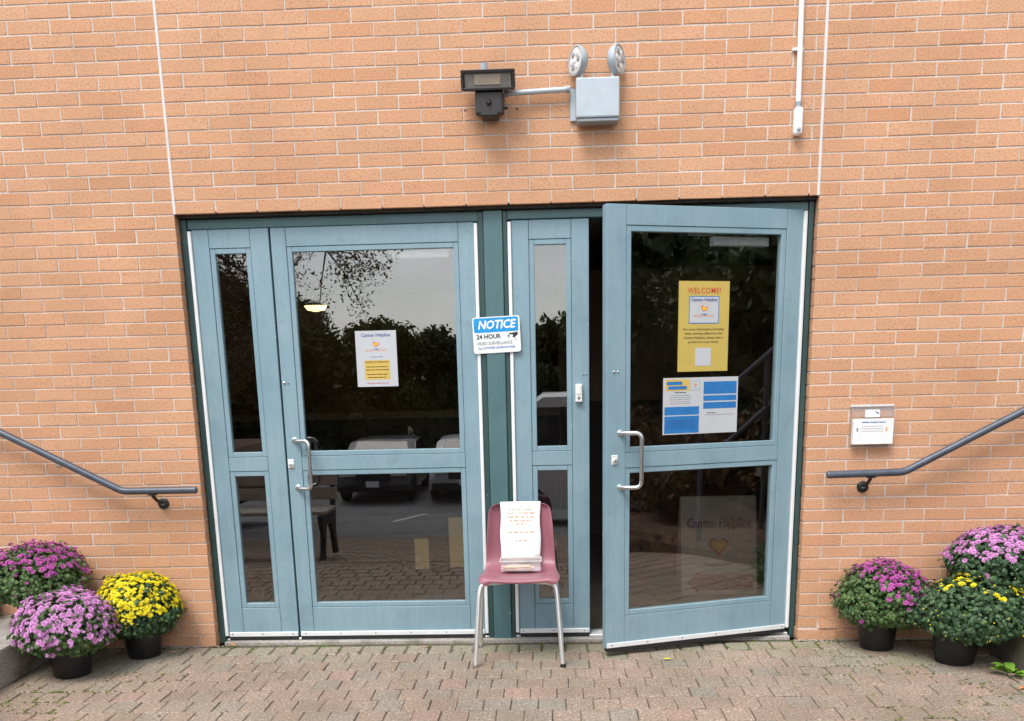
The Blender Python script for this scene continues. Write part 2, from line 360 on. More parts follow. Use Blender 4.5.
def paver_mesh(i):
    g = random.Random(100+i); mb = MB(); j = .0014
    mb.box(-PW/2+j, PW/2-j, -PD/2+j, PD/2-j, -.03, 0, .0035, 1)
    for v in mb.bm.verts: v.co += Vector((g.uniform(-1, 1)*.0014, g.uniform(-1, 1)*.0014, g.uniform(-1, 1)*.0008))
    return mb
pav_meshes = [paver_mesh(i).mesh('paver', 'paver') for i in range(6)]
pav_green = [paver_mesh(i+10).mesh('paver', 'paver_green') for i in range(4)]
cand = []; rest = MB()
Y_FIRST = -.030
for r in range(46):
    y = Y_FIRST - PD*(r+.5)
    for c in range(X0P, X1P+1):
        x = (c + (.5 if r % 2 else 0) + .12*math.sin(r*1.7))*PW + .03
        cand.append((r, x, y))
def inview(x, y):
    d = Vector((x-CX, y-CY, -CZ)); z = d.dot(fw)
    if z < .5: return False
    u = 512+950.27*d.dot(r2)/z; v = 599.83-950.27*d.dot(u2)/z
    return -14 < u < 1038 and v < 727
vis = [c for c in cand if c[0] < 9 and inview(c[1], c[2])]
vis.sort(key=lambda c: c[2]); keep = set(vis[:300])
for (r, x, y) in cand:
    g = rng
    if (r, x, y) in keep:
        gm = r == 0 or (r == 1 and rng.random() < .25) or (abs(x) > 1.45 and r < 3 and rng.random() < .5)
        o = link('paver', rng.choice(pav_green if gm else pav_meshes), pav)
        o.location = (x+g.uniform(-.0015, .0015), y+g.uniform(-.0015, .0015), gz(y)+g.uniform(-.003, .0025)); o.rotation_euler = (g.uniform(-.014, .014), g.uniform(-.014, .014), g.uniform(-.012, .012))
sv = {0: [], 1: []}; sf = {0: [], 1: []}
for (r, x, y) in cand:
    if (r, x, y) in keep: continue
    k = 1 if r == 0 else 0
    b0 = len(sv[k]); z = gz(y)+rng.uniform(-.002, .002); j = .004; e = .006; sl = (gz(y-PD/2)-gz(y+PD/2))/PD
    for (dx, dy) in ((-1, -1), (1, -1), (1, 1), (-1, 1)):
        sv[k].append((x+dx*(PW/2-j), y+dy*(PD/2-j), z-e-sl*dy*PD/2)); sv[k].append((x+dx*(PW/2-j-e), y+dy*(PD/2-j-e), z-sl*dy*PD/2))
    q = [b0+2*i for i in range(4)]; p = [b0+2*i+1 for i in range(4)]
    sf[k].append(p)
    for i in range(4): sf[k].append((q[i], q[(i+1) % 4], p[(i+1) % 4], p[i]))
tag(pydata('far_pavers', sv[0], sf[0], 'paver', pav), None, kind='stuff')
tag(pydata('mossy_pavers', sv[1], sf[1], 'paver_green', pav), None, kind='stuff')
# moss in the paver joints near both ends and along the wall
mv, mf = [], []
for i in range(1700):
    t_ = rng.random()
    if t_ < .38: x = rng.gauss(2.05, .38); y = -rng.uniform(.1, 1.25)
    elif t_ < .72: x = rng.gauss(-2.05, .28); y = -rng.uniform(.45, 1.2)
    else: x = rng.uniform(-2.4, 2.6); y = -abs(rng.gauss(.03, .08))-.01
    if rng.random() < .8:
        if rng.random() < .5: y = Y_FIRST - PD*round((Y_FIRST - y)/PD) + rng.gauss(0, .004)
        else:
            r = int((Y_FIRST-y)/PD); ox = ((.5 if r % 2 else 0)+.12*math.sin(r*1.7))*PW+.03+PW/2
            x = ox + PW*round((x-ox)/PW)+rng.gauss(0, .004)
    if math.sin(x*7.1+1)*math.sin(y*9.3+x*3) < -.05 and t_ < .72: continue
    for k in range(2):
        s = rng.uniform(.003, .008); a = rng.uniform(0, 6.28); px_, py_ = x+rng.gauss(0, .004), y+rng.gauss(0, .003); b0 = len(mv)
        mv += [(px_+s*math.cos(a), py_+s*math.sin(a), .0005), (px_+s*math.cos(a+2.1), py_+s*math.sin(a+2.1), .001), (px_+s*math.cos(a+4.2), py_+s*math.sin(a+4.2), .0005), (px_, py_, s*.55+.001)]
        mf += [(b0, b0+1, b0+3), (b0+1, b0+2, b0+3), (b0+2, b0, b0+3)]
tag(pydata('moss', mv, mf, 'moss'), 'green moss growing in the paver joints', 'moss', kind='stuff')

# ------------------------------------------------------------------ brick walls
MOD, CO = .203, .06227
XO, ZH = 1.545, 35*CO
JT = .0063
bcache = {}
def brick_mesh(Ln, var, rough=False):
    key = (round(Ln, 3), var, rough)
    if key in bcache: return bcache[key]
    g = random.Random(hash(key) & 0xffff); mb = MB(); hl, hh = (Ln-JT)/2, (CO-JT)/2
    mb.box(-hl, hl, 0, .07, -hh, hh, .0016, 1)
    a = .0085 if rough else .0013
    for v in mb.bm.verts: v.co += Vector((g.uniform(-1, 1)*a, g.uniform(-1, 1)*(a*.5 if rough else .0004), g.uniform(-1, 1)*a*.8))
    bcache[key] = mb.mesh('brick', 'brick'); return bcache[key]
def wall_panel(label, x0, x1, k0, k1, anchor, odd_half, vis_x, ztop_vis):
    wl = empty('brick_wall', ((x0+x1)/2, .1, k0*CO), label, 'wall', 'panels of the brick wall round the doors')
    sv_, sf_ = [], []
    for k in range(k0, k1):
        half = (k % 2 == odd_half); xs = []
        if anchor == 'L':       # a full or half brick starts at x0
            x = x0; first = MOD/2 if half else MOD
            while x < x1-.002:
                Ln = first if x == x0 else MOD
                Ln = min(Ln, x1-x)
                if x1-(x+Ln) < .03: Ln = x1-x
                xs.append((x, Ln)); x += Ln
        else:
            x = x1; first = MOD/2 if half else MOD
            while x > x0+.002:
                Ln = first if x == x1 else MOD
                Ln = min(Ln, x-x0); xs.append((x-Ln, Ln)); x -= Ln
        zc = (k+.5)*CO
        for (x, Ln) in xs:
            xc = x+Ln/2
            if vis_x[0] < xc < vis_x[1] and zc < ztop_vis(xc):
                rough = k < 1 or (k == 1 and xc > 1.5 and rng.random() < .6)
                o = link('brick', brick_mesh(Ln, rng.randrange(8), rough), wl)
                o.location = (xc+rng.uniform(-.0012, .0012), rng.uniform(-.0012, .0004) + (rng.uniform(-.009, .0) if rough else 0), zc+rng.uniform(-.001, .001))
                o.rotation_euler = (rng.uniform(-.006, .006), rng.uniform(-.004, .004) + (rng.uniform(-.03, .03) if rough else 0), rng.uniform(-.004, .004))
                setpar(o, wl)
            else:
                b0 = len(sv_); hl, hh, e, yy = (Ln-JT)/2, (CO-JT)/2, .002, rng.uniform(-.0014, .0006)
                for (sx, sz) in ((-1, -1), (1, -1), (1, 1), (-1, 1)):
                    sv_.append((xc+sx*hl, yy+.02, zc+sz*hh)); sv_.append((xc+sx*hl, yy+e, zc+sz*hh)); sv_.append((xc+sx*(hl-e), yy, zc+sz*(hh-e)))
                for i in range(4):
                    j = (i+1) % 4
                    sf_.append((b0+3*i, b0+3*j, b0+3*j+1, b0+3*i+1)); sf_.append((b0+3*i+1, b0+3*j+1, b0+3*j+2, b0+3*i+2))
                sf_.append((b0+2, b0+5, b0+8, b0+11))
    if sv_: tag(pydata('outer_bricks', sv_, sf_, 'brick', wl), None, kind='stuff')
    inset_l = .006 if x0 > -2 else 0; inset_r = .006 if x1 < 2 else 0
    mb = MB().box(x0+inset_l, x1-inset_r, .0024, .30, k0*CO+(.012 if k0 else -.05), k1*CO)
    if k0: pass
    mb.build('mortar', 'mortar', wl)
    return wl
KT = 66
wL = wall_panel('tan brick wall to the left of the doors, left of the pale vertical joint', -7.0, -XO, 0, KT, 'R', 0, (-2.62, -1), lambda x: 3.24)
wM = wall_panel('tan brick wall above the doors, under the floodlight and emergency lamp', -XO, XO, 35, KT, 'L', 0, (-3, 3), lambda x: 3.19)
wR = wall_panel('tan brick wall to the right of the doors, behind the leaflet holder', XO, 7.0, 0, KT, 'L', 1, (1, 2.60), lambda x: 3.09)
for sx, wl in ((-1, wL), (1, wR)):
    MB().box(sx*XO-.0068, sx*XO+.0068, -.0025, .012, ZH+.002, KT*CO, .002).build('sealant_joint', 'sealant', wM)
# crumbled mortar at the foot of the wall
mv, mf = [], []
for i in range(260):
    x = rng.choice([rng.uniform(-2.3, -1.5), rng.uniform(1.52, 2.3), rng.uniform(1.52, 1.8)]); y = -abs(rng.gauss(0, .025))-.004; s = rng.uniform(.002, .007); b0 = len(mv)
    for q in range(5):
        a = q*1.257+rng.random()*.5; mv.append((x+s*math.cos(a), y+s*math.sin(a), .001))
    mv.append((x, y, s*.8))
    for q in range(5): mf.append((b0+q, b0+(q+1) % 5, b0+5))
tag(pydata('mortar_crumbs', mv, mf, 'concrete'), 'crumbs of mortar and grit along the foot of the wall', 'grit', kind='stuff')

# ------------------------------------------------------------------ door frame
YF = .055
fr = empty('door_frame', (0, YF, 0), 'dark green door frame with a teal centre post, set into the brick opening', 'door frame')
MB().box(-XO+.001, XO-.001, .022, .28, ZH-.011, ZH+.011, .003).build('lintel', 'lintel', fr)
MB().box(-XO+.002, -1.512, YF-.004, .17, .0, ZH-.013, .003).build('jamb', 'frame_paint', fr)
MB().box(1.518, XO-.002, YF-.004, .17, .0, ZH-.013, .003).build('jamb', 'frame_paint', fr)
MB().box(-1.511, -.060, YF+.006, .17, 2.119, ZH-.013, .003).build('head', 'mullion_paint', fr)
MB().box(.060, 1.517, YF+.006, .17, 2.124, ZH-.013, .003).build('head', 'mullion_paint', fr)
MB().box(-.048, .044, YF-.012, .17, .0, ZH-.014, .003).build('mullion', 'mullion_paint', fr)
for a, b_ in ((-.0775, -.0485), (.0445, .0675)):
    MB().box(a, b_, YF-.002, .17, .0, ZH-.0145, .003).build('mullion_trim', 'frame_paint', fr)
MB().box(-1.511, 1.516, .02, .22, -.01, .014, .004).build('threshold', 'concrete', fr)
MB().box(-1.508, 1.512, .062, .16, .0145, .024, .003).build('saddle', 'aluminium', fr)

# ------------------------------------------------------------------ door leaves (local: x from hinge, front face at y = 0 facing -y)
def leaf(label, hinge_x, width, sgn, z0, gin, gout, handle, group, rot=0.0, hy=YF+.005):
    """sgn = +1 when the leaf runs to +x from its hinge, -1 when to -x; gin/gout: glass edge distance from hinge side / free side"""
    d = empty('door', (hinge_x, hy, 0), label, 'door', group); d.rotation_euler = (0, 0, rot)
    X = lambda a: sgn*a
    def bx(a0, a1, y0, y1, zz0, zz1, name, mat, parent=d, bev=.0018):
        x0, x1 = sorted((X(a0), X(a1))); return MB().box(x0, x1, y0, y1, zz0, zz1, bev, 1).build(name, mat, parent, world=False)
    ztop, zbot = z0+2.083, z0+.0
    gz_ = [(z0+.186, z0+.868), (z0+.993, z0+1.968)]
    bd = .026; T = .046; g = .0007
    e = .010                      # leaf starts beside the hinge
    bx(e, gin-bd-g, 0, T, zbot, ztop, 'stile', 'door_paint'); bx(gout+bd+g, width, 0, T, zbot, ztop, 'stile', 'door_paint')
    bx(gin-bd+g, gout+bd-g, 0.0006, T, gz_[1][1]+bd+g, ztop, 'rail', 'door_paint')
    bx(gin-bd+g, gout+bd-g, 0.0006, T, gz_[0][1]+bd+g, gz_[1][0]-bd-g, 'rail', 'door_paint')
    bx(gin-bd+g, gout+bd-g, 0.0006, T, zbot, gz_[0][0]-bd-g, 'rail', 'door_paint')
    bx(e+.002, width-.002, .004, T-.003, zbot+.003, gz_[0][0]-bd-.006, 'core', 'door_gap')
    for (a, b_) in gz_:
        fbx = MB()
        x0, x1 = sorted((X(gin), X(gout)))
        for (p0, p1, q0, q1) in ((x0-bd+g, x0, a-bd, b_+bd), (x1, x1+bd-g, a-bd, b_+bd), (x0, x1, a-bd, a), (x0, x1, b_, b_+bd)):
            fbx.box(p0, p1, .0035, .040, q0+g, q1-g, .0022, 1)
        fbx.build('glazing_bead', 'door_paint', d, world=False)
        MB().box(x0-.004, x1+.004, .017, .023, a-.004, b_+.004).build('pane', 'door_glass', d, world=False)
    sw = bx(e+.004, width-.003, -.007, -.0002, zbot+.002, zbot+.026, 'sweep', 'aluminium', bev=.0015)
    bx(e+.004, width-.003, -.005, .03, zbot-.019, zbot+.0015, 'brush', 'rubber', sw)
    nsc = max(3, int(width/.2)+1)
    for i in range(nsc):
        MB().lathe([(.0035, 0), (.0035, .0012), (.001, .0018)], (X(.03+(width-.06)*i/(nsc-1)), -.0071, zbot+.015), (0, -1, 0), 8).build('screw', 'screw', sw, world=False)
    hg = bx(-.0085, .0090, -.012, .02, zbot+.006, ztop-.006, 'hinge', 'white_metal', bev=.003)
    if handle:
        hx, hz0, hz1 = handle
        px_ = sgn*hx; s2 = .085 if sgn < 0 else .085
        yb = -.062; pts = []
        mid = Vector((px_+s2, yb, 0))
        base = Vector((px_, 0, 0))
        path = [base+Vector((0, -.002, hz1)), base+Vector((.004, -.025, hz1+.001))]
        dirv = (mid-base)
        def P(f, z): return base + Vector((dirv.x*f, dirv.y*(.35+.65*f) if f > 0 else -.02, 0)) + Vector((0, 0, z))
        path = [base+Vector((0, 0, hz1))] + [P(f, hz1) for f in (.15, .35, .55, .72)]
        for a in range(1, 6):
            th = a/6*math.pi/2; path.append(P(.72+.28*math.sin(th), hz1-.03*(1-math.cos(th))))
        path.append(P(1, hz1-.035)); path.append(P(1, (hz0+hz1)/2)); path.append(P(1, hz0+.035))
        for a in range(5, 0, -1):
            th = a/6*math.pi/2; path.append(P(.72+.28*math.sin(th), hz0+.03*(1-math.cos(th))))
        path += [P(f, hz0) for f in (.72, .55, .35, .15)] + [base+Vector((0, 0, hz0))]
        h = MB().tube(path, .0105, 14).build('pull_handle', 'steel_satin', d, True, world=False)
        for zz in (hz0, hz1):
            MB().lathe([(.016, 0), (.016, .003), (.011, .006)], (px_, -.0004, zz), (0, -1, 0), 18).build('mount', 'steel_satin', h, True, world=False)
        zc = (hz0+hz1)/2+.003; xc = px_-.029
        pl = MB().box(xc-.0165, xc+.0165, -.004, -.0004, zc-.023, zc+.023, .0015).build('lock_plate', 'aluminium', d, world=False)
        MB().lathe([(.0135, 0), (.0135, .005), (.010, .007), (.010, .0072)], (xc+.002, -.0041, zc-.006), (0, -1, 0), 18).build('lock_cylinder', 'chrome', pl, True, world=False)
        MB().box(xc+.0012, xc+.0028, -.0122, -.0113, zc-.011, zc-.001).build('keyhole', 'ink_black', pl, world=False)
        MB().lathe([(.006, 0), (.006, .004), (.003, .006)], (xc-.004, -.0004, zc+.41), (0, -1, 0), 12).build('bolt_head', 'steel_satin', d, True, world=False)
        MB().lathe([(.004, 0), (.004, .004), (.002, .006)], (xc+.016, -.0004, zc+.41), (0, -1, 0), 12).build('bolt_head', 'steel_satin', d, True, world=False)
    return d
GD = 'blue painted door leaves of the entrance'
leaf('narrow blue door leaf with two slim panes at the far left of the entrance', -1.503, .392, +1, .034, .118, .273, None, GD)
d2 = leaf('wide blue glazed door with a notice sheet and pull handle, closed, left pair', -.087, 1.014, -1, .034, .113, .913, (.967, .838, 1.083), GD)
leaf('narrow blue door leaf with doorbell beside the dark gap', .077, .387, +1, .036, .120, .275, None, GD)
d4 = leaf('wide blue glazed door standing ajar with the yellow poster, right', 1.503, 1.033, -1, .046, .122, .908, (.962, .85, 1.108), GD, rot=R(19.5))
# two small bolts on the narrow leaf beside the gap are part of it
dn = [o for o in C.objects if o.type == 'EMPTY' and o.get('label', '').startswith('narrow blue door leaf with doorbell')][0]
for xx in (.355, .372): MB().lathe([(.004, 0), (.004, .004), (.002, .006)], (xx, -.0004, 1.385), (0, -1, 0), 12).build('bolt_head', 'steel_satin', dn, True, world=False)

# door closers on the inside of the two wide doors
for dd, x0_, x1_ in ((d2, -.44, -.14), (d4, -.46, -.16)):
    cl_ = MB().box(x0_, x1_, .050, .095, 1.965, 2.008, .004).build('door_closer', 'grey_metal', dd, world=False)
    MB().box(x0_-.12, x0_+.02, .070, .080, 2.010, 2.022, .002).build('closer_arm', 'grey_dark', cl_, world=False)
# doorbell
db = empty('doorbell', (.41, YF, 1.25), 'small white wireless doorbell on the narrow leaf beside the gap', 'doorbell')
MB().box(.394, .428, YF-.018, YF+.004, 1.248, 1.336, .004, 2).build('case', 'white_plastic', db)
MB().box(.400, .422, YF-.0215, YF-.0178, 1.286, 1.331, .0015).build('cover', 'white_plastic', db)
MB().lathe([(.008, 0), (.008, .002), (.006, .003)], (.411, YF-.018, 1.268), (0, -1, 0), 16).build('button', 'ink_grey', db, True)

# ------------------------------------------------------------------ security notice
sg = empty('notice_sign', (.004, .03, 1.50), 'white and blue NOTICE video surveillance sign on the teal centre post', 'sign')
TS = .036
def srect(cx, cz, w_, h_, y, name, mat, rad=0, parent=sg, th=.0004):
    pts = []
    for (sx, sz, a0) in ((1, -1, -90), (1, 1, 0), (-1, 1, 90), (-1, -1, 180)):
        if rad:
            for i in range(5):
                a = R(a0+90*i/4); pts.append((cx+sx*(w_/2-rad)+rad*math.cos(a), cz+sz*(h_/2-rad)+rad*math.sin(a)))
        else: pts.append((cx+sx*w_/2, cz+sz*h_/2))
    ct, st = math.cos(TS), math.sin(TS)
    return MB().prism(pts, lambda a, b_: (.004+a*ct-b_*st, y, 1.5845+a*st+b_*ct), (0, th, 0)).build(name, mat, parent)
ys = .0395
srect(0, 0, .236, .174, ys, 'panel', 'white_metal', .012, th=.0025)
srect(-.0008, .0475, .221, .069, ys-.0005, 'header', 'ink_sign_blue', .008)
def stext(s, x, z, size, mat, **k):
    ct, st = math.cos(TS), math.sin(TS)
    return text(s, size, mat, sg, .004+x*ct-z*st, ys-.0006, 1.5845+x*st+z*ct, tilt=TS, **k)
stext('NOTICE', 0, .0475, .056, 'white_plastic', width=.190, bold=.0016, shear=.22)
stext('24 HOUR', -.041, -.008, .030, 'ink_black', width=.122, bold=.0008)
stext('VIDEO SURVEILLANCE', -.012, -.040, .021, 'ink_grey', width=.178, bold=.0003)
stext('ALL ACTIVITIES ARE MONITORED', -.002, -.062, .015, 'ink_blue', width=.186, bold=.0002)
ct, st = math.cos(TS), math.sin(TS)
def sprism(pts, name, mat): MB().prism(pts, lambda a, b_: (.004+a*ct-b_*st, ys-.0006, 1.5845+a*st+b_*ct), (0, .0004, 0)).build(name, mat, sg)
sprism([(.062, .004), (.105, .009), (.106, -.004), (.086, -.020), (.079, -.015), (.082, -.004), (.060, -.001)], 'camera_symbol', 'ink_black')
sprism([(.056, -.002), (.064, -.006), (.062, -.018), (.054, -.011)], 'lens_symbol', 'ink_navy')
sprism([(.088, -.021), (.093, -.024), (.099, -.033), (.094, -.033)], 'bracket_symbol', 'ink_grey')

# ------------------------------------------------------------------ notice sheet on the closed left door (in front of the pane)
ns_ = empty('notice_sheet', (-.607, .07, 1.345), 'white opening-hours sheet with heart logo on the left wide door pane', 'notice')
yn = YF+.005+.0165
MB().box(-.713, -.505, yn-.0006, yn, 1.345, 1.620).build('sheet', 'paper_glass_dim', ns_)
yp = yn-.0008
text('Canton Helpline', .024, 'ink_navy', ns_, -.609, yp, 1.598, width=.148, bold=.0003)
logo(ns_, -.610, 1.553, yp, .0145)
text('FOOD PANTRY', .013, 'ink_orange', ns_, -.610, yp, 1.524, width=.112)
greek(ns_, 'ink_blue', -.640, -.578, 1.492, yp, .0025, seed=3)
MB().box(-.673, -.544, yp-.0003, yp, 1.380, 1.476).build('hours_panel', 'paper_amber_dim', ns_)
text('HOURS OF OPERATION', .013, 'ink_black', ns_, -.609, yp-.0005, 1.466, width=.118)
for i, (zz, hw) in enumerate(((1.443, .054), (1.428, .059), (1.406, .054), (1.391, .048))): greek(ns_, 'ink_black', -.609-hw, -.609+hw, zz, yp-.0005, .0035, seed=i+9)
greek(ns_, 'ink_red', -.665, -.553, 1.362, yp, .0030, seed=30)

# posters on the open door: own Empty with the door's rotation
def on_door4(name, label, cat, s_mid, zbase):
    th = R(19.5); h = Vector((1.503, YF+.005, 0)); dvec = Vector((-math.cos(th), -math.sin(th), 0))
    e = empty(name, h+dvec*s_mid+Vector((0, 0, zbase)), label, cat); e.rotation_euler = (0, 0, th); return e
po = on_door4('welcome_poster', 'tall yellow WELCOME poster with heart logo on the open door', 'poster', .523, 1.385)
yq = .0155
def loc(mb, name, mat, p): return mb.build(name, mat, p, world=False)
loc(MB().box(-.1345, .1345, yq, yq+.0006, 0, .416), 'sheet', 'paper_yellow_dim', po)
text('WELCOME!', .036, 'ink_red', po, 0, yq-.0003, .372, width=.176, space=1.10, bold=.0002, world=False)
loc(MB().box(-.080, .080, yq-.0004, yq-.0001, .222, .348), 'logo_border', 'ink_blue', po)
loc(MB().box(-.076, .076, yq-.0009, yq-.0006, .226, .344), 'logo_panel', 'paper_glass_dim', po)
text('Canton Helpline', .022, 'ink_navy', po, 0, yq-.0012, .331, width=.138, bold=.0003, world=False)
logo(po, .0, .291, yq-.0012, .0165, world=False)
text('FOOD PANTRY', .013, 'ink_orange', po, 0, yq-.0012, .257, width=.110, world=False)
for i, (s, wd) in enumerate((('For more information including', .215), ('other services offered by the', .200), ('Canton Helpline, please take a', .210), ('postcard or scan below', .160))):
    text(s, .0155, 'ink_black', po, 0, yq-.0003, .196-.0195*i, width=wd, world=False)
loc(MB().box(-.042, .042, yq-.0004, yq-.0001, .026, .110), 'blank_patch', 'paper_glass_dim', po)

pb = on_door4('information_sheet', 'white landscape sheet with bright blue blocks below the yellow poster', 'poster', .529, 1.088)
loc(MB().box(-.2025, .2025, yq, yq+.0006, 0, .269), 'sheet', 'paper_glass_dim', pb)
def blk(u0, u1, v0, v1, mat, nm='block', dy=0): loc(MB().box(-.2025+u0*.405, -.2025+u1*.405, yq-.0004-dy, yq-.0001-dy, .269*(1-v1), .269*(1-v0)), nm, mat, pb)
blk(.03, .345, .03, .23, 'paper_amber_dim'); blk(.045, .25, .065, .125, 'ink_blue', dy=.0004); blk(.065, .31, .145, .205, 'ink_blue', dy=.0004)
blk(.36, .485, .06, .225, 'ink_grey'); blk(.365, .48, .066, .219, 'paper_glass_dim', dy=.0004)
logo(pb, -.2025+.42*.405, .269*.87, yq-.0009, .0065, world=False)
greek(pb, 'ink_black', -.14, -.075, .199, yq-.0001, .004, seed=41, world=False)
for i in range(5): greek(pb, 'ink_grey', -.165, -.055, .186-.0098*i, yq-.0001, .0026, seed=50+i, world=False)
blk(.02, .48, .51, .655, 'ink_blue'); blk(.02, .48, .675, .98, 'ink_blue')
for (v0, v1) in ((.08, .30), (.325, .42), (.445, .56)): blk(.535, .98, v0, v1, 'ink_blue')
greek(pb, 'ink_black', .035, .085, .098, yq-.0001, .0035, seed=61, world=False)
blk(.55, .96, .665, .673, 'ink_grey', 'rule')
for i in range(4): greek(pb, 'ink_navy', -.185, -.03, .066-.011*i, yq-.0009, .0018, seed=70+i, world=False)

# ------------------------------------------------------------------ wall fixtures
fl = empty('floodlight', (.0, 0, 2.55), 'dark bronze wall floodlight with tilted visor above the left doors', 'floodlight')
MB().box(-.062, .068, -.085, .0, 2.575, 2.665, .006, 2).build('wiring_box', 'bronze', fl)
MB().box(-.060, .066, -.120, -.0855, 2.553, 2.652, .008, 2).build('sensor_body', 'bronze', fl)
MB().lathe([(.012, 0), (.012, .008), (.006, .014)], (.003, -.120, 2.602), (0, -1, 0), 16).build('sensor_eye', 'black_plastic', fl, True)
MB().box(-.036, .045, -.125, -.02, 2.545, 2.5605, .004).build('drip_cap', 'black_plastic', fl)
mh = Matrix.Translation((.002, -.105, 2.700)) @ Matrix.Rotation(R(16), 4, 'X')
hd = MB(); hd.box(-.122, .122, -.03, .055, -.040, .040, .008, 2, mat=mh); hd.build('lamp_head', 'bronze', fl)
bz = MB()
for (a0, a1, b0, b1) in ((-.122, .122, .028, .042), (-.122, .122, -.042, -.030), (-.122, -.108, -.030, .028), (.108, .122, -.030, .028)): bz.box(a0, a1, -.048, -.0305, b0, b1, .002, 1, mat=mh)
bz.build('bezel', 'bronze', fl)
MB().box(-.105, .105, -.036, -.032, -.0295, .0275, mat=mh).build('lens', 'flood_lens', fl)
MB().box(-.062, .058, -.039, -.0365, -.020, .024, .001, mat=mh).build('reflector', 'flood_inner', fl)
MB().tube([(.003, -.06, 2.66), (.003, -.075, 2.69)], .014, 12).build('swivel', 'bronze', fl, True)
MB().tube([(-.020, -.02, 2.71), (-.020, -.035, 2.79)], [.018, .016], 14).build('conduit_elbow', 'grey_metal', fl, True)
MB().lathe([(.006, 0), (.006, .018)], (.069, -.06, 2.59), (1, 0, 0), 10).build('adjuster', 'black_plastic', fl, True)
for hx_ in (-.115, .128):
    MB().lathe([(.005, 0), (.005, .002)], (hx_, -.0005, 2.600), (0, -1, 0), 10).build('anchor_plug', 'black_plastic', fl)

el_ = empty('emergency_light', (.5, 0, 2.52), 'pale grey twin-head emergency light box with two round lamps', 'emergency light')
MB().box(.376, .606, -.014, -.0005, 2.535, 2.675, .003).build('back_plate', 'grey_metal', el_)
MB().box(.401, .599, -.108, -.0145, 2.528, 2.696, .007, 2).build('case', 'grey_metal', el_)
MB().box(.405, .595, -.100, -.02, 2.512, 2.5275, .003).build('base_trim', 'grey_dark', el_)
MB().lathe([(.004, 0), (.004, .003)], (.599, -.05, 2.575), (1, 0, 0), 8).build('test_button', 'ink_black', el_)
for sx, hx_ in ((-1, .425), (1, .573)):
    dr = Vector((sx*.88, -.47, .02)).normalized(); cpt = Vector((hx_+sx*.010, -.075, 2.772))
    nk = MB().tube([(hx_, -.062, 2.694), (hx_, -.062, 2.722), (hx_-sx*.004, -.066, 2.745)], [.012, .010, .009], 12).build('swivel_neck', 'white_metal', el_, True)
    hd = MB().lathe([(.030, -.028), (.048, -.022), (.059, -.006), (.0625, .012), (.062, .020), (.057, .0205), (.056, .016)], cpt, dr, 28).build('lamp_head', 'grey_metal', el_, True)
    MB().lathe([(.054, .0165), (.054, .0185), (.05, .0195)], cpt, dr, 28).build('lens', 'lamp_glass', hd, True)
    q = Vector((0, 0, 1)).rotation_difference(dr)
    for i in range(7):
        a = i*6.28318/6; rr = 0 if i == 6 else .031
        MB().lathe([(.0125, .0198), (.0125, .0215), (.008, .0235)], cpt + q @ Vector((rr*math.cos(a), rr*math.sin(a), 0)), dr, 12).build('led_cup', 'grey_dark' if i % 2 else 'white_metal', hd, True)
cd = empty('conduit', (.23, 0, 2.66), 'short grey conduit running between the floodlight and the emergency light', 'conduit')
MB().tube([(.069, -.035, 2.6575), (.376, -.035, 2.667)], .0125, 14).build('pipe', 'grey_metal', cd, True)
MB().tube([(.069, -.035, 2.6575), (.088, -.035, 2.658)], .017, 14).build('coupling', 'grey_dark', cd, True)
MB().tube([(.358, -.035, 2.6665), (.3755, -.035, 2.667)], .017, 14).build('coupling', 'grey_dark', cd, True)

wc = empty('white_conduit', (1.425, 0, 2.44), 'white vertical conduit with a small rounded sensor at its lower end', 'conduit')
MB().tube([(1.411, -.016, KT*CO-.02), (1.428, -.016, 2.575)], .0125, 14).build('pipe', 'white_metal', wc, True)
MB().tube([(1.4275, -.016, 2.585), (1.428, -.016, 2.560)], .0150, 14).build('coupling', 'grey_dark', wc, True)
MB().box(1.4075, 1.4475, -.046, -.001, 2.440, 2.560, .017, 4).build('sensor_case', 'white_plastic', wc, True)
MB().lathe([(.009, 0), (.009, .003), (.005, .005)], (1.4275, -.0462, 2.462), (0, -1, 0), 14).build('sensor_eye', 'grey_dark', wc, True)
MB().box(1.392, 1.441, -.018, -.001, 2.800, 2.812, .001).build('pipe_clip', 'white_metal', wc)

# leaflet holder
lh = empty('leaflet_holder', (1.853, 0, 1.012), 'clear acrylic leaflet holder with white sheets on the brick wall at right', 'leaflet holder')
hx0, hx1 = 1.752, 1.962
MB().box(hx0, hx1, -.0095, -.0065, 1.012, 1.205).build('back_panel', 'acrylic', lh)
MB().box(hx0, hx1, -.048, -.045, 1.012, 1.140).build('front_panel', 'acrylic', lh)
for xx in (hx0, hx1-.003): MB().prism([(-.0452, 1.012), (-.0092, 1.012), (-.0092, 1.204), (-.0452, 1.139)], lambda a, b_: (xx, a, b_), (.003, 0, 0)).build('side_panel', 'acrylic', lh)
MB().box(hx0+.003, hx1-.003, -.045, -.0095, 1.012, 1.015).build('base_panel', 'acrylic', lh)
MB().prism([(-.050, 1.150), (-.047, 1.150), (-.006, 1.208), (-.009, 1.208)], lambda a, b_: (hx0-.002, a, b_), (hx1-hx0+.004, 0, 0)).build('lid', 'acrylic', lh)
MB().box(hx0-.002, hx1+.002, -.012, -.0045, 1.196, 1.206, .001).build('lid_hinge', 'lamp_glass', lh)
st_ = MB()
for i in range(6): st_.box(hx0+.006+rng.uniform(0, .003), hx1-.008+rng.uniform(-.003, .002), -.0435+.005*i, -.0415+.005*i, 1.0155, 1.140-.003*rng.random())
st_.build('leaflet_stack', 'paper', lh)
greek(lh, 'ink_blue', 1.800, 1.915, 1.122, -.0437, .005, seed=5)
for i in range(3): greek(lh, 'ink_grey', 1.80, 1.905, 1.103-.012*i, -.0437, .002, seed=80+i)
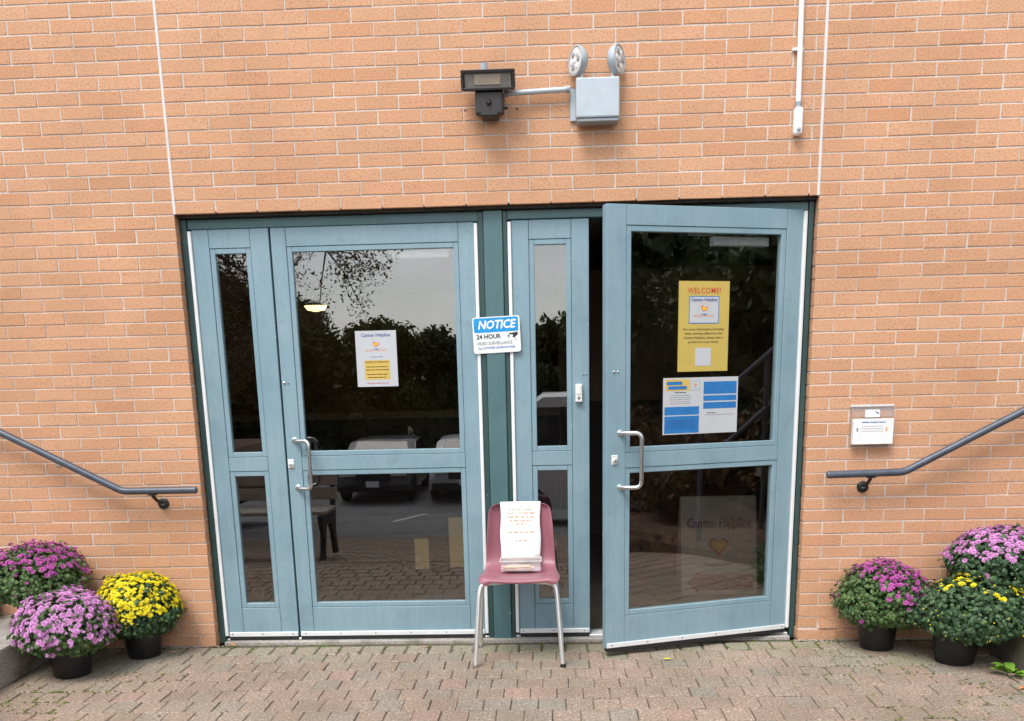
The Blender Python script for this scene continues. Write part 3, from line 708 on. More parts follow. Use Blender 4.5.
MB().box(1.776, 1.784, -.0439, -.0436, 1.078, 1.096).build('print_mark', 'ink_grey', lh); MB().box(1.918, 1.925, -.0439, -.0436, 1.078, 1.096).build('print_mark', 'ink_orange', lh)
MB().box(1.822, 1.893, -.019, -.017, 1.145, 1.182, mat=Matrix.Translation((0, 0, 0))).build('loose_card', 'paper', lh)
MB().prism([(1.868, 1.176), (1.890, 1.166), (1.889, 1.158), (1.872, 1.168)], lambda a, b_: (a, -.0193, b_), (0, .0002, 0)).build('print_mark', 'ink_navy', lh)

# handrails
def rail(label, pts, disc, arm_x):
    h = empty('handrail', (disc[0], 0, disc[1]), label, 'handrail', 'wall handrails beside the doors')
    path = [Vector((p[0], -.085, p[1])) for p in pts]
    # soften the bend
    a, b_, c_ = path[0], path[1], path[2]; sm = [a]
    for i in range(7):
        t_ = i/6; p0 = b_+(a-b_).normalized()*.03; p1 = b_+(c_-b_).normalized()*.03
        sm.append(p0*(1-t_)**2 + b_*2*t_*(1-t_) + p1*t_**2)
    sm.append(c_)
    pp = MB().tube(sm, .0185, 16).build('pipe', 'rail_paint', h, True)
    e = (c_-b_).normalized()
    MB().lathe([(.0188, 0), (.0188, .004), (.015, .009), (.004, .010)], c_, e, 16).build('end_cap', 'rail_paint', h, True)
    MB().lathe([(.029, 0), (.029, .006), (.024, .010), (.012, .012)], (disc[0], -.0005, disc[1]), (0, -1, 0), 22).build('wall_flange', 'iron', h, True)
    MB().lathe([(.008, 0), (.008, .006), (.004, .009)], (disc[0], -.0125, disc[1]), (0, -1, 0), 10).build('bolt_head', 'grey_dark', h, True)
    MB().tube([(disc[0], -.012, disc[1]+.004), (disc[0]+arm_x*.3, -.055, disc[1]+.018), (disc[0]+arm_x*.8, -.082, disc[1]+.045), (disc[0]+arm_x, -.085, disc[1]+.062)], .0085, 10).build('bracket', 'iron', h, True)
    MB().box(disc[0]+arm_x-.022, disc[0]+arm_x+.022, -.097, -.073, disc[1]+.053, disc[1]+.0575, .001).build('saddle', 'iron', h)
    return h
rail('grey-blue pipe handrail sloping up to the left along the brick wall', [(-3.62, 1.735), (-1.924, .853), (-1.548, .853)], (-1.752, .776), -.02)
rail('grey-blue pipe handrail sloping up to the right below the leaflet holder', [(3.62, 1.718), (2.008, .879), (1.640, .872)], (1.836, .800), .012)
# an old anchor hole with rust streak on the left wall
ah = empty('wall_anchor', (-2.28, 0, 1.0), 'small old grey anchor patch on the bricks under the left handrail', 'wall anchor')
MB().lathe([(.020, 0), (.017, .003), (.006, .004)], (-2.283, -.001, .992), (0, -1, 0), 9).build('patch', 'concrete', ah)

# ------------------------------------------------------------------ chair
ch = empty('chair', (.098, -.25, 0), 'dusty red plastic shell chair with chrome legs in front of the centre post', 'chair')
# profile (y, z), half width
prof = [(-.452, .418, .150), (-.458, .430, .172), (-.450, .440, .186), (-.425, .444, .192), (-.36, .440, .193), (-.28, .430, .190), (-.20, .426, .184), (-.15, .432, .178), (-.115, .452, .172), (-.095, .485, .169), (-.082, .54, .166), (-.070, .60, .162), (-.058, .66, .158), (-.048, .71, .153), (-.043, .733, .148), (-.041, .746, .136), (-.040, .753, .115)]
nx = 17; vs = []; fs = []
for i, (y, z, hw) in enumerate(prof):
    back = max(0, min(1, (i-7)/4))
    for j in range(nx):
        s = -1+2*j/(nx-1); ed = max(0, abs(s)-.72)/.28
        yy = y - back*(.040*s*s + .018*ed*ed); zz = z + (1-back)*(.010*s*s + .016*ed**2*(1 if i > 2 else .3)) - (1-back)*.012*(ed**4)*2
        vs.append((.106+s*hw*1.03, yy, zz))
for i in range(len(prof)-1):
    for j in range(nx-1): fs.append((i*nx+j, i*nx+j+1, (i+1)*nx+j+1, (i+1)*nx+j))
shell = pydata('shell', vs, fs, 'chair_shell', ch, smooth=True)
md = shell.modifiers.new('thick', 'SOLIDIFY'); md.thickness = .0055; md.offset = -1
md = shell.modifiers.new('soft', 'SUBSURF'); md.levels = 1; md.render_levels = 2
def bend(pts, r=.03, n=5):
    pts = [Vector(p) for p in pts]; o = [pts[0]]
    for i in range(1, len(pts)-1):
        a, b_, c_ = pts[i-1], pts[i], pts[i+1]; p0 = b_+(a-b_).normalized()*min(r, (a-b_).length*.45); p1 = b_+(c_-b_).normalized()*min(r, (c_-b_).length*.45)
        for k in range(n+1):
            t_ = k/n; o.append(p0*(1-t_)**2+b_*2*t_*(1-t_)+p1*t_**2)
    return o+[pts[-1]]
for sx in (-1, 1):
    cxx = .098
    for (fy, ty, nm) in ((-.432, -.36, 'front'), (-.075, -.17, 'rear')):
        bot = (cxx+sx*.213, fy, .014); topo = (cxx+sx*.178, ty, .404)
        MB().tube(bend([(cxx+sx*.06, ty, .412), topo, (cxx+sx*.190, ty+(fy-ty)*.2, .35), bot], .045), .0115, 14).build('leg', 'chrome', ch, True)
        MB().tube([(cxx+sx*.2135, fy-.0005, .017), (cxx+sx*.2145, fy-.0012, .0005)], [.0135, .0145], 14).build('glide', 'black_plastic' if sx > 0 else 'steel_satin', ch, True)
MB().tube([(.098-.06, -.36, .412), (.098-.06, -.17, .412)], .010, 10).build('seat_rail', 'chrome', ch, True)
MB().tube([(.098+.06, -.36, .412), (.098+.06, -.17, .412)], .010, 10).build('seat_rail', 'chrome', ch, True)
# sheet leaning on the chair back and the plastic tub
cs = empty('chair_notice', (.107, -.13, .47), 'white sheet with faded red lines leaning against the chair back', 'notice')
A_, B_ = Vector((0, -.160, .478)), Vector((0, -.073, .764))
ex = Vector((1, .0, 0)); ez = (B_-A_); ln = ez.length; ez.normalize(); ey = ez.cross(ex)
def cpt(x, z, off=0): p = A_+ez*z; return Vector((.108+x, p.y, p.z)) - Vector((0, -ez.z, ez.y))*(-off)
nseg = 8; vs = []; fs = []
for i in range(nseg+1):
    for j in range(5):
        x = -.100+.200*j/4; p = cpt(x, ln*i/nseg); vs.append((p.x+.0025*math.sin(i*1.3+j), p.y-.004*math.sin(i/nseg*3.1)-.002*(j-2)**2*.5*(i/nseg), p.z))
for i in range(nseg):
    for j in range(4): fs.append((i*5+j, i*5+j+1, (i+1)*5+j+1, (i+1)*5+j))
sh = pydata('sheet', vs, fs, 'paper', cs, smooth=True); md = sh.modifiers.new('t', 'SOLIDIFY'); md.thickness = .0006
tb = math.atan2(B_.y-A_.y, B_.z-A_.z)
def cline(z, hw, h, mat, seed):
    g = random.Random(seed); mb = MB(); x = -hw; p = cpt(0, z); mw = Matrix.Translation((.110, p.y-.0088, p.z)) @ Matrix.Rotation(-tb, 4, 'X')
    while x < hw-.004:
        wd = min(g.uniform(.012, .032), hw-x); mb.box(x, x+wd, -.0004, .0002, -h/2, h/2, mat=mw); x += wd+.005
    mb.build('print_line', mat, cs)
for i, (z, hw) in enumerate(((.262, .064), (.243, .070), (.224, .064), (.205, .056), (.187, .026), (.146, .066), (.103, .030))): cline(z, hw, .0050, 'ink_faded', 200+i)
tu = empty('plastic_tub', (.11, -.22, .44), 'clear plastic tub with peach-coloured slips on the chair seat', 'tub')
def tubp(y0, y1, x0, x1, z0, z1, nm, m='frosted'): MB().box(x0, x1, y0, y1, z0, z1, .001).build(nm, m, tu)
bx0, bx1, by0, by1, bz0, bz1 = .012, .208, -.268, -.170, .444, .496
tubp(by0, by1, bx0, bx1, bz0, bz0+.002, 'base'); tubp(by0, by0+.002, bx0, bx1, bz0+.0022, bz1, 'side'); tubp(by1-.002, by1, bx0, bx1, bz0+.0022, bz1, 'side')
tubp(by0+.0022, by1-.0022, bx0, bx0+.002, bz0+.0022, bz1, 'side'); tubp(by0+.0022, by1-.0022, bx1-.002, bx1, bz0+.0022, bz1, 'side')
rimm = MB()
for (a0, a1, c0, c1) in ((bx0-.006, bx1+.006, by0-.006, by0-.0005), (bx0-.006, bx1+.006, by1+.0005, by1+.006), (bx0-.006, bx0-.0005, by0, by1), (bx1+.0005, bx1+.006, by0, by1)): rimm.box(a0, a1, c0, c1, bz1-.004, bz1+.001)
rimm.build('rim', 'lamp_glass', tu)
pc = MB()
for i in range(14): pc.box(-.06, .06, -.025, .025, -.0008, .0008, mat=Matrix.Translation((.098+rng.uniform(-.02, .02), -.225+rng.uniform(-.012, .012), .4475+.0011*i)) @ Matrix.Rotation(rng.uniform(-.3, .3), 4, 'Z') @ Matrix.Rotation(rng.uniform(-.06, .06), 4, 'Y'))
pc.build('paper_slips', 'peach', tu)

# ------------------------------------------------------------------ concrete steps
def step(name, label, x0, x1, z1, y0, mat='concrete'):
    s = empty(name, ((x0+x1)/2, y0/2, 0), label, 'step', 'concrete steps at both sides')
    mb = MB().box(x0, x1, y0, -.004, 0, z1, .012, 2)
    mb.build('tread', mat, s); return s
step('concrete_step', 'weathered concrete step at the left edge behind the lilac flowers', -4.2, -2.335, .185, -1.9)
step('concrete_step', 'upper concrete step further left against the brick wall', -4.2, -2.70, .37, -1.898)
step('concrete_step', 'concrete step at the right edge behind the yellow-budded plant', 2.42, 4.2, .185, -.72, 'concrete_darkened')
step('concrete_step', 'upper concrete step further right against the brick wall', 2.78, 4.2, .37, -.718, 'concrete_darkened')

# ------------------------------------------------------------------ chrysanthemums
def bloom_geo(r, rings, g):
    """one many-petalled flower head around +z"""
    vs, fs = [], []
    for (n, rr, tilt, w_) in rings:
        off = g.random()*6.28
        for i in range(n):
            a = off+6.28318*i/n+g.uniform(-.1, .1); ca, sa = math.cos(a), math.sin(a); t_ = tilt+g.uniform(-.15, .15)
            L_ = r*rr*g.uniform(.9, 1.08); b0 = len(vs)
            for (l, ww, dz) in ((.12, .25, 0), (.62, 1, .0), (1, .35, -.10)):
                rad = L_*l*math.cos(t_); z = L_*l*math.sin(t_)+dz*r*.4; hw = r*w_*ww
                vs.append((ca*rad-sa*hw, sa*rad+ca*hw, z)); vs.append((ca*rad+sa*hw, sa*rad-ca*hw, z))
            fs += [(b0, b0+2, b0+3, b0+1), (b0+2, b0+4, b0+5, b0+3)]
    return vs, fs
def mum(label, px_, py_, z0, rx, rz, zc, pot_r, pot_h, petal, leaf_m, nbloom, br, cover, seed, nbud=60, nleaf=2600, dx=0, dy=0, hole=None, lean=(0, 0)):
    """dome of radius rx, height rz above zc; cover: function (nx,ny,nz,rng) -> probability of a bloom there"""
    g = random.Random(seed)
    p = empty('potted_chrysanthemum', (px_, py_, z0), label, 'potted plant', 'potted chrysanthemums beside the doors')
    pot = MB().lathe([(pot_r*.80, 0), (pot_r*.82, .003), (pot_r*.98, pot_h-.018), (pot_r*1.04, pot_h-.017), (pot_r*1.05, pot_h), (pot_r*.98, pot_h), (pot_r*.95, pot_h-.03)], (px_, py_, z0+.001), n=32).build('pot', 'pot_plastic', p, True)
    MB().lathe([(pot_r*.94, 0), (pot_r*.9, .004)], (px_, py_, z0+pot_h-.03), n=20).build('soil', 'soil', pot)
    cx_, cy_ = px_+dx, py_+dy
    zb = z0+pot_h*.72
    sm = MB()
    for i in range(16):
        a = g.uniform(0, 6.28); q = g.uniform(.2, .8); sm.tube([(px_+.02*math.cos(a), py_+.02*math.sin(a), z0+pot_h-.03), (px_+(cx_-px_)*.5+rx*.4*q*math.cos(a), py_+rx*.4*q*math.sin(a), (zb+zc)/2+.02), (cx_+rx*q*math.cos(a), cy_+rx*q*math.sin(a), zc+rz*.5*(1-q*q))], [.004, .003, .002], 5)
    sm.build('stems', 'mum_leaf_dark', p)
    def surf(nv):     # direction -> surface point of the dome, lower half drawn in to the pot
        lump = 1 + .04*math.sin(nv.x*5.2+seed)*math.sin(nv.y*4.6+seed*2)+.03*math.sin(nv.z*8+nv.x*5+seed)+.015*math.sin(nv.x*17+nv.y*13+seed*3)
        if nv.z >= 0: return Vector((cx_+nv.x*rx*lump, cy_+nv.y*rx*lump, zc+nv.z*rz*lump))
        low = (zc-zb); return Vector((cx_+nv.x*rx*lump*(1-.15*abs(nv.z)), cy_+nv.y*rx*lump*(1-.15*abs(nv.z)), zc+nv.z*low*1.05*lump))
    def rdir(zlo):
        while True:
            a = g.uniform(0, 6.28318); z = g.uniform(zlo, 1); r_ = math.sqrt(max(0, 1-z*z)); return Vector((r_*math.cos(a), r_*math.sin(a), z))
    vs, fs = [], []
    for i in range(nleaf):
        nv = rdir(-.85); dpt = 1-abs(g.gauss(0, .13)) if g.random() < .9 else 1+g.uniform(0, .09); c = surf(nv); c0 = Vector((cx_, cy_, zc)); pos = c0+(c-c0)*dpt
        if pos.z < z0+.01: continue
        n2 = (nv+Vector((g.gauss(0, .45), g.gauss(0, .45), g.gauss(.25, .4)))).normalized()
        ax = n2.orthogonal().normalized(); ax.rotate(Matrix.Rotation(g.uniform(0, 6.28), 3, n2)); bx_ = n2.cross(ax); s = g.uniform(.010, .019); b0 = len(vs)
        # lobed leaf: six-point outline with a raised middle
        for (u, v_, h) in ((0, 0, 0), (.45, .42, -.1), (.8, .25, -.08), (1.05, 0, -.22), (.8, -.25, -.08), (.45, -.42, -.1), (.5, 0, .08)):
            q = pos+ax*(u-.4)*s*1.7+bx_*v_*s*1.7+n2*h*s*1.7; vs.append(tuple(q))
        fs += [(b0, b0+1, b0+6), (b0+1, b0+2, b0+6), (b0+2, b0+3, b0+6), (b0+3, b0+4, b0+6), (b0+4, b0+5, b0+6), (b0+5, b0, b0+6)]
    tag(pydata('foliage', vs, fs, leaf_m, p), None, kind='stuff')
    # dark inner mass of leaves so that the dome is not see-through
    vs, fs = [], []
    for i in range(700):
        nv = rdir(-.8); c = surf(nv); c0 = Vector((cx_, cy_, zc)); pos = c0+(c-c0)*g.uniform(.45, .82); n2 = rdir(-1); ax = n2.orthogonal().normalized(); bx_ = n2.cross(ax); s = g.uniform(.02, .035); b0 = len(vs)
        vs += [tuple(pos-ax*s), tuple(pos-bx_*s*.5), tuple(pos+ax*s), tuple(pos+bx_*s*.5)]; fs.append((b0, b0+1, b0+2, b0+3))
    tag(pydata('inner_leaves', vs, fs, leaf_m, p), None, kind='stuff')
    protos = [bloom_geo(1, [(11, 1, .12, .17), (9, .78, .50, .17), (7, .52, .95, .16), (4, .30, 1.35, .14)], random.Random(seed*10+k)) for k in range(5)]
    vs, fs, used = [], [], []; tries = 0
    while len(used) < nbloom and tries < nbloom*60:
        tries += 1; nv = rdir(-.55)
        if g.random() > cover(nv.x, nv.y, nv.z, g): continue
        pos = surf(nv) + nv*(g.uniform(-.006, .012) if g.random() < .97 else g.uniform(.010, .022))
        r_ = br*(g.uniform(.82, 1.2) if g.random() < .72 else g.uniform(.42, .7))
        if any((pos-q).length < (r_+r3)*.50 for q, r3 in used): continue
        used.append((pos, r_)); n2 = (nv+Vector((g.gauss(0, .22), g.gauss(0, .22), .25+g.gauss(0, .2)))).normalized()
        M_ = Vector((0, 0, 1)).rotation_difference(n2).to_matrix(); pv, pf = g.choice(protos); b0 = len(vs)
        for v_ in pv: vs.append(tuple(pos + M_ @ (Vector(v_)*r_)))
        fs += [tuple(k+b0 for k in f) for f in pf]
    tag(pydata('blossoms', vs, fs, petal, p), None, kind='stuff')
    vs, fs = [], []
    for i in range(nbud):
        nv = rdir(-.5); pos = surf(nv)+nv*.006; r_ = br*g.uniform(.18, .32); b0 = len(vs)
        for (a, b_, c_) in ((1, 0, 0), (-1, 0, 0), (0, 1, 0), (0, -1, 0), (0, 0, 1), (0, 0, -1)): vs.append((pos.x+a*r_, pos.y+b_*r_, pos.z+c_*r_))
        for (i0, i1, i2) in ((0, 2, 4), (2, 1, 4), (1, 3, 4), (3, 0, 4), (2, 0, 5), (1, 2, 5), (3, 1, 5), (0, 3, 5)): fs.append((b0+i0, b0+i1, b0+i2))
    if nbud: tag(pydata('buds', vs, fs, 'bud' if petal != 'petal_yellow' else 'petal_yellow', p), None, kind='stuff')
    return p
mum('lilac chrysanthemum in a black pot, front one at the left, beside the concrete step', -2.105, -.47, 0, .236, .205, .210, .105, .155, 'petal_lilac', 'mum_leaf', 560, .0172,
    lambda x, y, z, g: max(0, min(1, (z+.02)*1.9))*(1 if x < .55 else .75)+(.16 if z > -.25 else .02), 11)
mum('bright yellow chrysanthemum in a black pot nearest the left doors', -1.872, -.16, 0, .218, .205, .232, .098, .15, 'petal_yellow', 'mum_leaf_dark', 760, .0138,
    lambda x, y, z, g: max(0, min(1, (z+.10-x*.15)*2.8)), 23, dx=-.005)
mum('magenta chrysanthemum on the step at the far left, behind the lilac one', -2.37, -.22, .185, .258, .175, .428, .105, .15, 'petal_magenta', 'mum_leaf', 420, .0145,
    lambda x, y, z, g: max(0, min(1, (z-.12-.25*max(0, -y))*2.2))+.03, 31)
mum('magenta chrysanthemum with a green left side, nearest the right doors', 1.906, -.155, 0, .230, .212, .228, .098, .15, 'petal_magenta', 'mum_leaf', 420, .0145,
    lambda x, y, z, g: max(0, min(1, (z-.14+x*.75)*2.6))+.015, 43, dx=.01)
mum('mostly green chrysanthemum with few yellow flowers at the right edge', 2.195, -.40, 0, .280, .178, .228, .108, .155, 'petal_yellow', 'mum_leaf_dark', 62, .0165,
    lambda x, y, z, g: max(0, min(1, (z-.60)*2.4))*(1 if (math.sin(x*6+1)*math.sin(y*5) > -.25) else .15)+(.10 if x > .55 and z > .2 else 0), 57, nbud=70, nleaf=3400, dx=.06)
mum('pale pink chrysanthemum at the far right, behind the mostly green one', 2.46, -.22, .185, .262, .180, .430, .105, .15, 'petal_pink', 'mum_leaf_dark', 440, .0160,
    lambda x, y, z, g: max(0, min(1, (z-.15-.15*max(0, -y))*2.2))*(1 if x < .2 else .8)+.03, 61)

# ------------------------------------------------------------------ small litter and weed
def flat_leaf(name, label, x, y, z, L_, w_, rz, mat, curl=.15, cat='fallen leaf'):
    pts = [(-.5, 0), (-.3, .32), (0, .5), (.3, .34), (.5, 0), (.3, -.34), (0, -.5), (-.3, -.32)]
    vs = [(0, 0, .12*L_*curl*4)]; 
    for (a, b_) in pts: vs.append((a*L_, b_*w_, abs(b_)*w_*curl*2+rng.uniform(0, .002)))
    fs = [(0, i+1, (i+1) % 8+1) for i in range(8)]
    o = pydata(name, vs, fs, mat); o.location = (x, y, z+.003); o.rotation_euler = (0, 0, rz)
    md = o.modifiers.new('t', 'SOLIDIFY'); md.thickness = .0006
    return tag(o, label, cat)
flat_leaf('fallen_leaf', 'small yellow leaf lying under the open door', .828, -.335, 0, .040, .022, .1, 'yellow_leaf')
flat_leaf('fallen_leaf', 'orange-brown dry leaf on the pavers at the right edge', 2.32, -.83, 0, .052, .034, .2, 'dry_leaf', .3)
flat_leaf('fallen_leaf', 'pale dry leaf beside the pot of the yellow flowers', -1.735, -.12, 0, .040, .022, .4, 'peach')
flat_leaf('fallen_leaf', 'curled brown leaf at the left door jamb', -1.46, -.01, 0, .050, .026, -.2, 'dry_leaf', .4)
flat_leaf('fallen_leaf', 'small red-brown leaf on the pavers before the left wide door', -.40, -.075, 0, .026, .016, .9, 'dry_leaf', .3)
wd_ = empty('weed', (2.36, -.63, 0), 'bright green broad-leaved weed at the lower right corner', 'weed')
for i in range(9):
    a = rng.uniform(0, 6.28); L_ = rng.uniform(.05, .085); vs = []; fs = []; ca, sa = math.cos(a), math.sin(a)
    for k in range(6):
        t_ = k/5; wv = .022*math.sin(math.pi*min(1, t_*.92+.08))+.001; r_ = .012+L_*t_; z = .012+.05*math.sin(t_*2.2)*(.25+.25*(i % 3))
        for s in (-1, 0, 1): vs.append((2.36+ca*r_-sa*wv*s, -.63+sa*r_+ca*wv*s, z+(.004 if s else 0)))
    for k in range(5):
        for s in range(2): fs.append((k*3+s, k*3+s+1, k*3+s+4, k*3+s+3))
    pydata('leaf', vs, fs, 'weed_leaf', wd_, smooth=True)

# ------------------------------------------------------------------ inside: lobby
def stru(name, mat, *b): o = MB().box(*b).build(name, mat); o['kind'] = 'structure'; return o
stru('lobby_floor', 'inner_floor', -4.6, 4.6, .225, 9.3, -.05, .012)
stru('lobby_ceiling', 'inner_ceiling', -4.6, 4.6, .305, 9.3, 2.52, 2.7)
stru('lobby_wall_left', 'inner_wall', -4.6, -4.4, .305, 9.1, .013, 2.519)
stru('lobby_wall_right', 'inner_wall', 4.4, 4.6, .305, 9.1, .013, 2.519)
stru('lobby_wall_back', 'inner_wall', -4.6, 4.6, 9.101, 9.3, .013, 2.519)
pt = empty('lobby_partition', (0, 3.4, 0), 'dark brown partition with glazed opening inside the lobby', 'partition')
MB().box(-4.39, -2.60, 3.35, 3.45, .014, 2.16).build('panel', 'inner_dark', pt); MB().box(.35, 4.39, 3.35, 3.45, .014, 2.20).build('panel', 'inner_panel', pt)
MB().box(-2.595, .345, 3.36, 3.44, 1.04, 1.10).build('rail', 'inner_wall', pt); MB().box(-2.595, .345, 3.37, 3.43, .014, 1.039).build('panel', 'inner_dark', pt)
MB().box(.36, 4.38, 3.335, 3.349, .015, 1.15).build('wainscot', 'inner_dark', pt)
for i, (x, z0_, z1_) in enumerate(((-.425, .39, .555), (-.240, .40, .665))):
    n_ = empty('yellow_notice', (x, .085, z0_), ('small pale yellow paper stuck low inside the left wide door', 'taller pale yellow paper at the right side, low inside the left wide door')[i], 'notice', 'yellow papers behind the lower left pane')
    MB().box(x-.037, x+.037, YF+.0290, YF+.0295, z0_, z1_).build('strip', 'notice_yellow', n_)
lp = empty('ceiling_lamp', (-2.74, 7.9, 2.28), 'lit yellowish ceiling lamp inside, seen through the left wide door', 'lamp')
MB().lathe([(.03, .22), (.03, .10), (.13, .07), (.155, .02), (.15, .015)], (-2.74, 7.9, 2.28), n=24).build('housing', 'white_metal', lp, True)
MB().lathe([(.145, .014), (.11, -.035), (.02, -.055)], (-2.74, 7.9, 2.28), n=24).build('diffuser', 'lamp_lit', lp, True)
# sandwich board behind the open door
sb = empty('sandwich_board', (1.315, 1.0, .013), 'white floor sign with heart logo and red arrow inside the lobby, behind the open door', 'sign')
def sbp(a, b_, off): return (1.315+a, 1.0+.22*(b_)-off, .013+b_)
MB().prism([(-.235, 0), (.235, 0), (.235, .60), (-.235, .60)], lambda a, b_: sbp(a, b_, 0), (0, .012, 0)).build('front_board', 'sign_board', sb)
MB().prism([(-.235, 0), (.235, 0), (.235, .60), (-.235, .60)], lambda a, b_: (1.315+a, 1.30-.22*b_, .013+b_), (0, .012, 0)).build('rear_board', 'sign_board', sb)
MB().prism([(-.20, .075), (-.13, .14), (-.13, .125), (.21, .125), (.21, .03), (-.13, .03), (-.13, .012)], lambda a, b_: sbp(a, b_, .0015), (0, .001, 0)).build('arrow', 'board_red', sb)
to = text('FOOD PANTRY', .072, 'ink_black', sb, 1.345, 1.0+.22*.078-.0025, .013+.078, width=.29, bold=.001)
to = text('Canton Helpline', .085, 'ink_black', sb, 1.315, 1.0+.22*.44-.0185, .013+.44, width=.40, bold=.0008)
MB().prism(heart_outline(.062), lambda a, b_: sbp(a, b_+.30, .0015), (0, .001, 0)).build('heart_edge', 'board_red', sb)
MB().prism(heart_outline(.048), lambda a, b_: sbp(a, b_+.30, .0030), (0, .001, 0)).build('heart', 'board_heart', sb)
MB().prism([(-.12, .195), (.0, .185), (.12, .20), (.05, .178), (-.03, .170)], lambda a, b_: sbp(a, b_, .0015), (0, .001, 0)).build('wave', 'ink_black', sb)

# ------------------------------------------------------------------ what the glass reflects: bench, cars, van, trees
bn = empty('bench', (-2.47, -3.4, gz(-3.4)), 'weathered grey slatted bench with black iron ends, reflected in the left doors', 'bench')
zb_ = gz(-3.4); bx0, bx1, byy = -3.25, -1.70, -3.4
for i in range(4): MB().box(bx0, bx1, byy-.20+.11*i, byy-.11+.11*i, zb_+.42, zb_+.455, .006).build('seat_slat', 'bench_wood', bn)
for i in range(3): MB().box(bx0, bx1, byy-.29-.03*i, byy-.255-.03*i, zb_+.50+.13*i, zb_+.61+.13*i, .006).build('back_slat', 'bench_wood', bn)
for xx in (bx0+.05, bx1-.05):
    MB().prism([(.20, 0), (.30, 0), (.235, .12), (.215, .26), (.25, .36), (.27, .415), (-.24, .415), (-.36, .88), (-.41, .88), (-.30, .36), (-.26, .22), (-.33, 0), (-.23, 0), (-.17, .20), (-.10, .30), (.08, .32), (.15, .22)], lambda a, b_: (xx-.02, byy+a, zb_+b_), (.04, 0, 0)).build('end_frame', 'iron', bn)
def car(label, x, y, paint_m, rotz, group, vtype='car'):
    z = gz(y)-.012; c = empty('parked_'+vtype, (x, y, z), label, vtype, group); c.rotation_euler = (0, 0, rotz)
    # local: front towards +y
    if vtype == 'car':
        Ln, W, pr_ = 4.4, 1.8, [(2.2, .30), (2.2, .62), (2.05, .80), (1.15, .96), (.45, 1.40), (-.9, 1.45), (-1.75, 1.02), (-2.15, .95), (-2.2, .45), (-2.15, .28)]; wr, ax = .32, (1.38, -1.38)
        glz = [(1.10, .99, .50, 1.36)]
    else:
        Ln, W, pr_ = 5.4, 2.0, [(2.7, .35), (2.7, .95), (2.35, 1.12), (1.75, 1.95), (1.55, 2.10), (-2.6, 2.14), (-2.7, 2.0), (-2.7, .40), (-2.6, .32)]; wr, ax = .36, (1.8, -1.7)
    mb = MB(); nsl = 7; rings = []
    for i in range(nsl):
        s = -1+2*i/(nsl-1); rings.append([mb.bm.verts.new((s*W/2*(1-.10*max(0, (h-.9)/.6) if vtype == 'car' else 1-.03*max(0, h-1)), yy*(1-.05*s*s if abs(yy) > 1.9 else 1), h-(.05*s*s*s*s if h > .5 else 0))) for (yy, h) in pr_])
    n = len(pr_)
    for i in range(nsl-1):
        for k in range(n): mb.bm.faces.new((rings[i][k], rings[i][(k+1) % n], rings[i+1][(k+1) % n], rings[i+1][k]))
    mb.bm.faces.new(rings[0]); mb.bm.faces.new(rings[-1][::-1])
    body = mb.build('body', paint_m, c, True, world=False)
    k0 = (3, 4) if vtype == 'car' else (2, 3)
    (ya, ha), (yb_, hb) = pr_[k0[0]], pr_[k0[1]]
    nrm = Vector((0, hb-ha, -(yb_-ya))).normalized()*.012
    pts = [(-.80, .10), (.80, .10), (.70, .92), (-.70, .92)]
    MB().prism(pts, lambda a, t_: (a*W/2, ya+(yb_-ya)*t_+nrm.y*2.2, ha+(hb-ha)*t_+nrm.z*2.2), -nrm).build('windshield', 'car_glass', c, world=False)
    if vtype == 'car':
        side = [[(.98, 1.00), (.42, 1.34), (-.20, 1.37), (-.20, 1.00)], [(-.26, 1.00), (-.26, 1.37), (-.85, 1.39), (-1.45, 1.04)]]
    else:
        side = [[(2.2, 1.18), (1.62, 1.90), (1.02, 1.90), (1.02, 1.18)], [(.90, 1.20), (.90, 1.90), (-.60, 1.90), (-.60, 1.20)], [(-.72, 1.20), (-.72, 1.90), (-2.35, 1.90), (-2.35, 1.20)]]
    for sx in (-1, 1):
        for w_ in side: MB().prism(w_, lambda a, h: (sx*(W/2*((1-.10*max(0, (h-.9)/.6)) if vtype == 'car' else 1-.03*max(0, h-1))+.008), a, h), (-sx*.02, 0, 0)).build('side_window', 'car_glass', c, world=False)
        for aa in ax:
            wh = MB().lathe([(wr*.55, -.10), (wr*.95, -.10), (wr, -.07), (wr, .07), (wr*.95, .10), (wr*.62, .10)], (sx*(W/2-.08), aa, wr), (sx, 0, 0), 22).build('wheel', 'tyre', c, True, world=False)
            MB().lathe([(wr*.62, .085), (wr*.60, .10), (wr*.18, .085), (wr*.12, .10)], (sx*(W/2-.08), aa, wr), (sx, 0, 0), 14).build('rim', 'steel_satin', wh, True, world=False)
        MB().box(sx*W*.34-.20, sx*W*.34+.20, Ln/2-.10, Ln/2-.005, .66, .80, .03, 2).build('headlight', 'head_lens', c, world=False)
    MB().box(-.42, .42, Ln/2-.03, Ln/2+.012, .55, .72, .01).build('grille', 'black_plastic', c, world=False)
    MB().box(-.155, .155, Ln/2+.014, Ln/2+.022, .40, .55, .004).build('licence_plate', 'white_metal', c, world=False)
    MB().box(-W*.46, W*.46, Ln/2-.12, Ln/2+.01, .28, .46, .04, 2).build('bumper', 'black_plastic', c, world=False)
    return c
CG = 'vehicles reflected in the door glass'
car('dark parked car reflected low in the left wide door', -4.0, -20.0, 'car_dark', 0, CG)
car('silver parked car reflected low beside the dark car in the left wide door', -1.75, -20.0, 'car_silver', 0, CG)
car('white van with dark windows reflected in the narrow pane beside the gap', 1.72, -10.6, 'van_white', R(90), CG, 'van')
